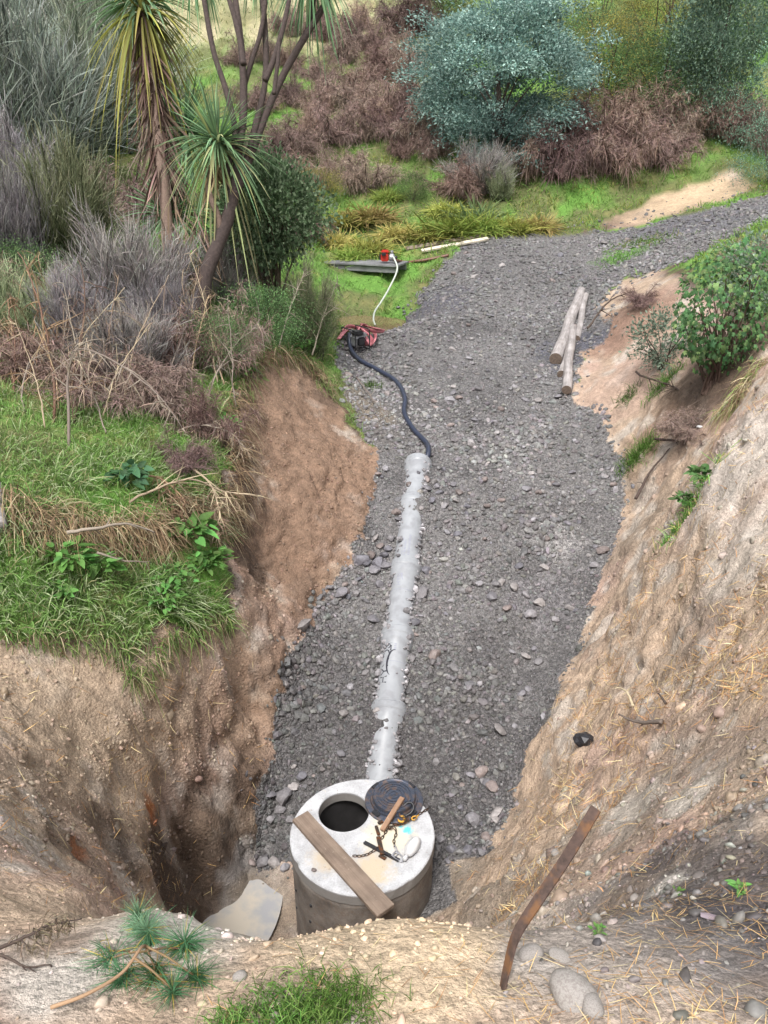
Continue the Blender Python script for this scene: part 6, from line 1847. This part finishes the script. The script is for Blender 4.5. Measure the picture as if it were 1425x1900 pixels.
# ---------------------------------------------------------------- dead branches
BK, GB, PB_ = lin(84,72,66) * K, lin(150,138,126) * K, lin(186,168,142) * K
def branch(path, r0, c, label, seed, side=14, sl=0.35, fine=0, name='dead_branch', droop=0.2, cf=None):
    """path of (u,v,t) or world points"""
    r = np.random.default_rng(seed)
    P = spline([pt(*q) if q[0] > 20 or q[1] > 20 else np.array(q) for q in path], 24)
    o0 = P[0].copy()
    P = P + np.cumsum(r.normal(size=P.shape) * 0.004 * (np.linalg.norm(P[-1] - P[0])), 0)
    root = empty(name, o0)
    V, F = tube(P - o0, np.linspace(r0, r0 * 0.3, 24), 6)
    me = np_mesh('bough', V, F, M_TWIG, np.tile(c, (len(V), 1)), True); link('bough', me, root)
    if side:
        pl_ = []; rd_ = []; tips = []
        L0 = np.linalg.norm(P[-1] - P[0])
        for q in range(side):
            i = int(r.integers(4, 24)); T = P[min(i + 1, 23)] - P[i - 1]; T /= np.linalg.norm(T)
            d = unit(T * 0.8 + r.normal(size=3) * 0.7); L = sl * L0 * r.uniform(0.3, 1.0) * (1.1 - i / 30)
            t = np.linspace(0, 1, 6)
            Q = P[i] - o0 + d * (L * t)[:, None]; Q[:, 2] -= droop * L * t ** 2; Q += (r.normal(size=3) * 0.12 * L) * (t ** 2)[:, None]
            pl_.append(Q); rd_.append(np.linspace(r0 * 0.45, r0 * 0.12, 6)); tips.append(Q)
        V, F, cc_ = tubes_merge(pl_, rd_, 4, c); link('twigs', np_mesh('twigs', V, F, M_TWIG, cc_), root)
        if fine:
            TT = np.vstack([q[2:] for q in tips]); n = fine
            S = TT[r.integers(0, len(TT), n)] + r.normal(size=(n, 3)) * 0.01
            V, F, cc_ = ribbons(S, unit(r.normal(size=(n, 3)) * 0.6 + np.array([0, 0, -0.5])), r.uniform(0.2, 0.6, n) * sl * L0 * 0.7, r0 * 0.5, 0.4, r, 3, vary(cf if cf is not None else c, n, r, 0.25), None, 0.15)
            link('dry_needles', np_mesh('dry_needles', V, F, M_DRY, cc_), root)
    tag(root, label, 'branch', 'dead branches')
    return root
branch([(128,838,9.0),(130,700,9.3),(150,645,9.2),(215,665,8.9),(290,720,8.6),(345,790,8.5)], 0.02, GB, 'grey dead branch arching over the left bank grass', 301, 26, 0.4, 160, cf=lin(176,158,140)*K)
branch([(240,930,8.6),(290,905,8.8),(350,888,9.0),(410,905,9.2),(480,912,9.3)], 0.017, PB_, 'pale dead branch lying across the brink towards the shaved face', 302, 14, 0.5)
branch([(125,988,7.3),(180,980,7.4),(240,970,7.6),(290,985,7.8)], 0.02, GB, 'short dead branch at the lip of the left bank', 303, 8, 0.4)
branch([(180,1025,7.5),(230,1040,7.6),(280,1043,7.8)], 0.013, GB, 'thin curved stick hanging below the lip of the left bank', 304, 4, 0.4)
branch([(95,830,9.2),(100,700,10.0),(70,560,10.6),(30,470,11.0)], 0.022, lin(150,122,98)*K, 'tall dry stalk leaning left in the left scrub', 305, 16, 0.35, 90)
branch([(135,850,9.2),(140,740,9.8),(150,600,10.4),(140,500,10.8)], 0.02, lin(120,100,86)*K, 'tall dry stalk standing upright left of the silver shrub', 306, 18, 0.3, 90)
branch([(190,800,9.8),(185,680,10.4),(170,560,10.8)], 0.018, GB, 'tall dry stalk behind the arching branch', 307, 18, 0.35, 80)
branch([(20,760,9.8),(25,640,10.4),(10,540,10.8)], 0.02, lin(140,112,92)*K, 'dry stalk at the left edge of the scrub', 308, 18, 0.4, 120)
branch([(230,780,10.0),(240,690,10.4),(220,560,11.2)], 0.016, lin(160,140,116)*K, 'slim dry stalk below the silver shrub', 309, 16, 0.35, 60)
branch([(300,760,10.6),(320,690,10.9),(350,600,11.4)], 0.018, GB, 'dry stalk rising towards the leaning trunk', 310, 20, 0.4, 120)
branch([(380,760,11.0),(395,700,11.2),(430,640,11.6),(470,600,11.9)], 0.016, GB, 'dry branch leaning right at the brink of the clay face', 311, 20, 0.45, 120)
branch([(330,800,10.2),(370,790,10.2),(420,800,10.2),(450,830,10.2)], 0.014, GB, 'dry branch drooping over the top of the undercut', 312, 18, 0.5, 160, cf=lin(170,150,130)*K)
branch([(360,870,9.6),(390,900,9.4),(410,960,9.2),(395,1010,9.1)], 0.016, PB_, 'dry frond hanging down the turf beside the undercut', 313, 22, 0.4, 260, cf=lin(186,166,140)*K)
branch([(250,880,8.9),(300,890,9.0),(340,930,9.0),(330,970,8.9)], 0.014, lin(150,120,98)*K, 'brown dead frond hanging left of the pale one', 314, 22, 0.45, 240, cf=lin(150,120,100)*K)
branch([(60,800,9.4),(40,720,9.8),(70,660,10.0),(130,650,10.0)], 0.014, GB, 'thin dry branch bowed over the grass at the left edge', 315, 16, 0.4, 90)
branch([(520,640,13.2),(540,560,13.6),(560,500,13.8)], 0.014, GB, 'bare twiggy stem rising in front of the leafy bush', 316, 26, 0.45)
branch([(580,660,13.8),(600,580,14.2),(620,520,14.6)], 0.016, lin(130,120,108)*K, 'bare twiggy stem right of the leafy bush', 317, 26, 0.45, 80)
branch([(470,650,12.8),(480,580,13.2),(465,520,13.4)], 0.014, GB, 'bare twiggy stem right of the leaning trunk', 318, 24, 0.45)
branch([(660,700,14.6),(690,740,13.9),(720,770,13.3)], 0.012, GB, 'thin bare stick lying below the grey pump', 319, 5, 0.3)
branch([(1215,815,11.6),(1260,818,11.2),(1315,805,10.7)], 0.022, BK*1.3, 'bare root sticking out across the right bank', 320, 4, 0.3)
branch([(1180,925,11.3),(1210,875,11.4),(1245,830,11.3)], 0.025, BK*1.2, 'dark root running down the right bank', 321, 3, 0.3)
branch([(1180,690,13.2),(1240,720,12.2),(1310,750,11.2)], 0.02, BK*1.3, 'bare branch slanting under the lobed-leaf bush', 322, 16, 0.4)
branch([(1090,610,16.0),(1130,560,16.3),(1175,540,16.2)], 0.025, BK, 'dark bare branch right of the logs', 323, 10, 0.4)
branch([(1230,1340,5.9),(1190,1345,6.1),(1150,1330,6.3)], 0.02, GB*0.8, 'grey stick on the right clay slope', 324, 4, 0.4)
branch([(1175,1310,6.4),(1160,1280,6.6),(1140,1272,6.8)], 0.014, PB_, 'pale curved stick on the right clay slope', 325, 2, 0.4)
branch([(1235,1305,5.95),(1225,1290,6.05),(1220,1285,6.1)], 0.012, BK, 'short black stub on the right clay slope', 326, 2, 0.4)
for i, u0 in enumerate(sorted(r5.uniform(0, 420, 18))):
    v0 = r5.uniform(700, 800) if u0 < 300 else r5.uniform(680, 760)
    g_ = hit(u0, v0)[0]; t0_ = (Vector(g_) - Vector(CAM)).length / np.linalg.norm(ray(u0, v0)); hh = r5.uniform(120, 260); lean = r5.normal() * 55
    branch([(u0 + 21, v0, t0_), (u0 + 21 + lean * 0.3, v0 - hh * 0.5, t0_ * 1.0 + 0.15), (u0 + 21 + lean, v0 - hh, t0_ + 0.25)], 0.011, [PB_, lin(170,146,120) * K, GB][i % 3], 'thin pale dry stalk, %s from the left in the left scrub' % (ORD + ['fourteenth', 'fifteenth', 'sixteenth', 'seventeenth', 'eighteenth'])[i], 400 + i, 9, 0.4, 30, name='dry_stalk', cf=lin(190,168,142) * K)['group'] = 'dry stalks in the left scrub'
# snap right-bank sticks onto the ground is left to their own sag; the foreground twigs:
branch([(-30,1770,1.98),(40,1740,2.02),(90,1712,2.06),(150,1702,2.1)], 0.006, BK, 'dark twig with withered hanging needles at the lower left edge', 331, 12, 0.35, 260, cf=lin(122,108,92)*K)
branch([(-30,1765,1.97),(20,1778,1.97),(50,1792,1.97),(92,1790,1.99)], 0.0055, BK, 'bare dark twig at the lower left edge', 332, 5, 0.35)
# burnt stump
p_, n_ = hit(1090, 1375)
V = ICO2 * (1 + 0.5 * fbm(ICO2, 1.6, 3, 340))[:, None] * np.array([0.1, 0.1, 0.075])
o = link('charred_stump', np_mesh('charred_stump', V, ICO2F, M_BLACK)); o.location = p_ + n_ * 0.03; tag(o, 'small charred black stump on the right clay slope', 'stump')
# sawn log end at the left edge of the bank
p_, n_ = hit(3, 962)
root = empty('buried_log', p_); tag(root, 'rounded end of a buried log at the left edge under the turf lip', 'log')
V, F = lathe([(0.001, 0.0), (0.075, 0.0), (0.085, 0.02), (0.085, 0.6)], 20)
o = link('shaft', np_mesh('shaft', V, F, M_LOG, None, True), root); o.rotation_euler = (R(-70), 0, R(25)); o.location = (0.02, -0.14, -0.03)

# ---------------------------------------------------------------- cut pine branch in the foreground
def at_t(u, v, dt=0.0):
    p_, n_ = hit(u, v); return np.array(p_) + np.array(n_) * dt
PP = spline([at_t(95, 1878, 0.012), at_t(160, 1868, 0.03), at_t(225, 1840, 0.05), at_t(268, 1810, 0.08), pt(278, 1785, 2.2), pt(268, 1745, 2.2), pt(258, 1710, 2.2)], 40)
pine = empty('pine_branch', PP[0]); tag(pine, 'cut pine branch with fresh green needle tufts lying on the clay', 'pine branch')
V, F = tube(PP - PP[0], np.linspace(0.005, 0.0025, 40), 8)
link('stem', np_mesh('stem', V, F, M_TWIG, np.vstack([np.repeat(np.linspace(1, 0, 40)[:, None] * (lin(206,176,136) * K) + np.linspace(0, 1, 40)[:, None] * (lin(120,96,76) * K), 8, 0), np.tile(lin(214,186,146) * K, (2, 1))]), True), pine)
side_t = [(282,1780,2.2,(0.1,-0.1,0.6),0.11,130),(258,1708,2.22,(0.0,0.1,0.9),0.10,130),(262,1745,2.2,(0.15,-0.2,0.35),0.08,70),(285,1790,2.15,(0.05,-0.55,-0.55),0.14,170),(350,1800,2.15,(0.1,-0.3,0.2),0.13,170),(355,1815,2.12,(0.1,-0.6,-0.4),0.15,170),(300,1860,2.02,(0.0,-0.4,0.1),0.13,150),(370,1870,2.0,(0.3,-0.3,0.1),0.12,150),(215,1850,2.08,(-0.3,-0.5,0.0),0.13,110),(250,1870,2.02,(-0.2,-0.4,0.1),0.12,130),(210,1830,2.12,(-0.2,0.1,0.3),0.05,40),(330,1890,1.95,(0.1,-0.3,0.2),0.12,120)]
for k, (u, v, t_, up_, L, n) in enumerate(side_t):
    L = L * 0.72; S0 = pt(u, v, t_); g_, _ = drop(S0[0], S0[1]); S0[2] = max(S0[2], g_.z + 0.01)
    n = int(n * 1.5)
    d = unit(np.asarray(up_)[None] * 0.9 + unit(r5.normal(size=(n, 3))) * 0.75)
    cA = np.where((r5.random(n) < (0.06 if k not in (6,) else 0.3))[:, None], lin(206,180,92) * K, lin(92,140,96) * K if k > 2 else lin(130,168,130) * K)
    V, F, cc_ = ribbons(S0[None] + d * 0.004 + unit(np.asarray(up_))[None] * r5.uniform(-0.03, 0.03, (n, 1)), d, L * r5.uniform(0.7, 1.1, n), 0.0019, r5.uniform(0.0, 0.45, n), r5, 4, cA * 0.75, cA * np.exp(r5.normal(0, 0.15, (n, 1))), 0.06)
    link('needle_tuft', np_mesh('needle_tuft', V - PP[0], F, M_LEAF, cc_), pine)
    j = int(np.argmin(np.linalg.norm(PP - S0, axis=1)))
    V, F = tube(spline([PP[j] - PP[0], (PP[j] + S0) / 2 - PP[0] + np.array([0, 0, 0.01]), S0 - PP[0]], 8), np.linspace(0.0035, 0.002, 8), 5)
    link('side_twig', np_mesh('side_twig', V, F, M_TWIG, np.tile(lin(130,104,80) * K, (len(V), 1)), True), pine)
# dry leaf
p_, n_ = hit(1300, 1705)
V, F, cc_ = ribbons(np.array([[0, 0, 0.0]]), np.array([[0.9, -0.3, 0.15]]), 0.075, 0.02, 0.2, r5, 8, lin(150,138,146) * K, lin(128,112,118) * K, 0.1, True, np.array([[0.3, 0.9, 0.1]]), 0.1)
o = link('dry_leaf', np_mesh('dry_leaf', V, F, M_DRY, cc_)); o.location = p_ + n_ * 0.012; tag(o, 'curled grey purple dry leaf on the dark soil at lower right', 'leaf')
for k, (u, v) in enumerate(((1300, 793), (1272, 797))):
    p_, n_ = hit(u, v)
    V = ICO1 * (1 + 0.5 * fbm(ICO1, 1.5, 2, 350 + k))[:, None] * np.array([0.05, 0.04, 0.02])
    o = link('litter_scrap', np_mesh('litter_scrap', V, ICO1F, M_WHITEPL)); o.location = p_ + n_ * 0.015
    tag(o, ('larger white scrap of litter among the roots on the right bank', 'smaller white scrap of litter left of the larger one')[k], 'litter')

# foliage, needles and print too fine to pick apart stay joined
FINE = ('dry_foliage', 'wispy_foliage', 'stems', 'foliage', 'crown', 'limbs', 'blades', 'leaves', 'stalks', 'twigs', 'dry_needles', 'needle_tuft', 'head', 'hanging_leaves', 'dead_leaves', 'dead_leaf_skirt', 'print_line', 'faded_line', 'lettering')
for o in list(bpy.data.objects):
    if o.type == 'MESH' and o.parent is not None and o.name.split('.')[0] in FINE:
        o['kind'] = 'stuff'
for o in bpy.data.objects:
    if 'placed' in o: del o['placed']
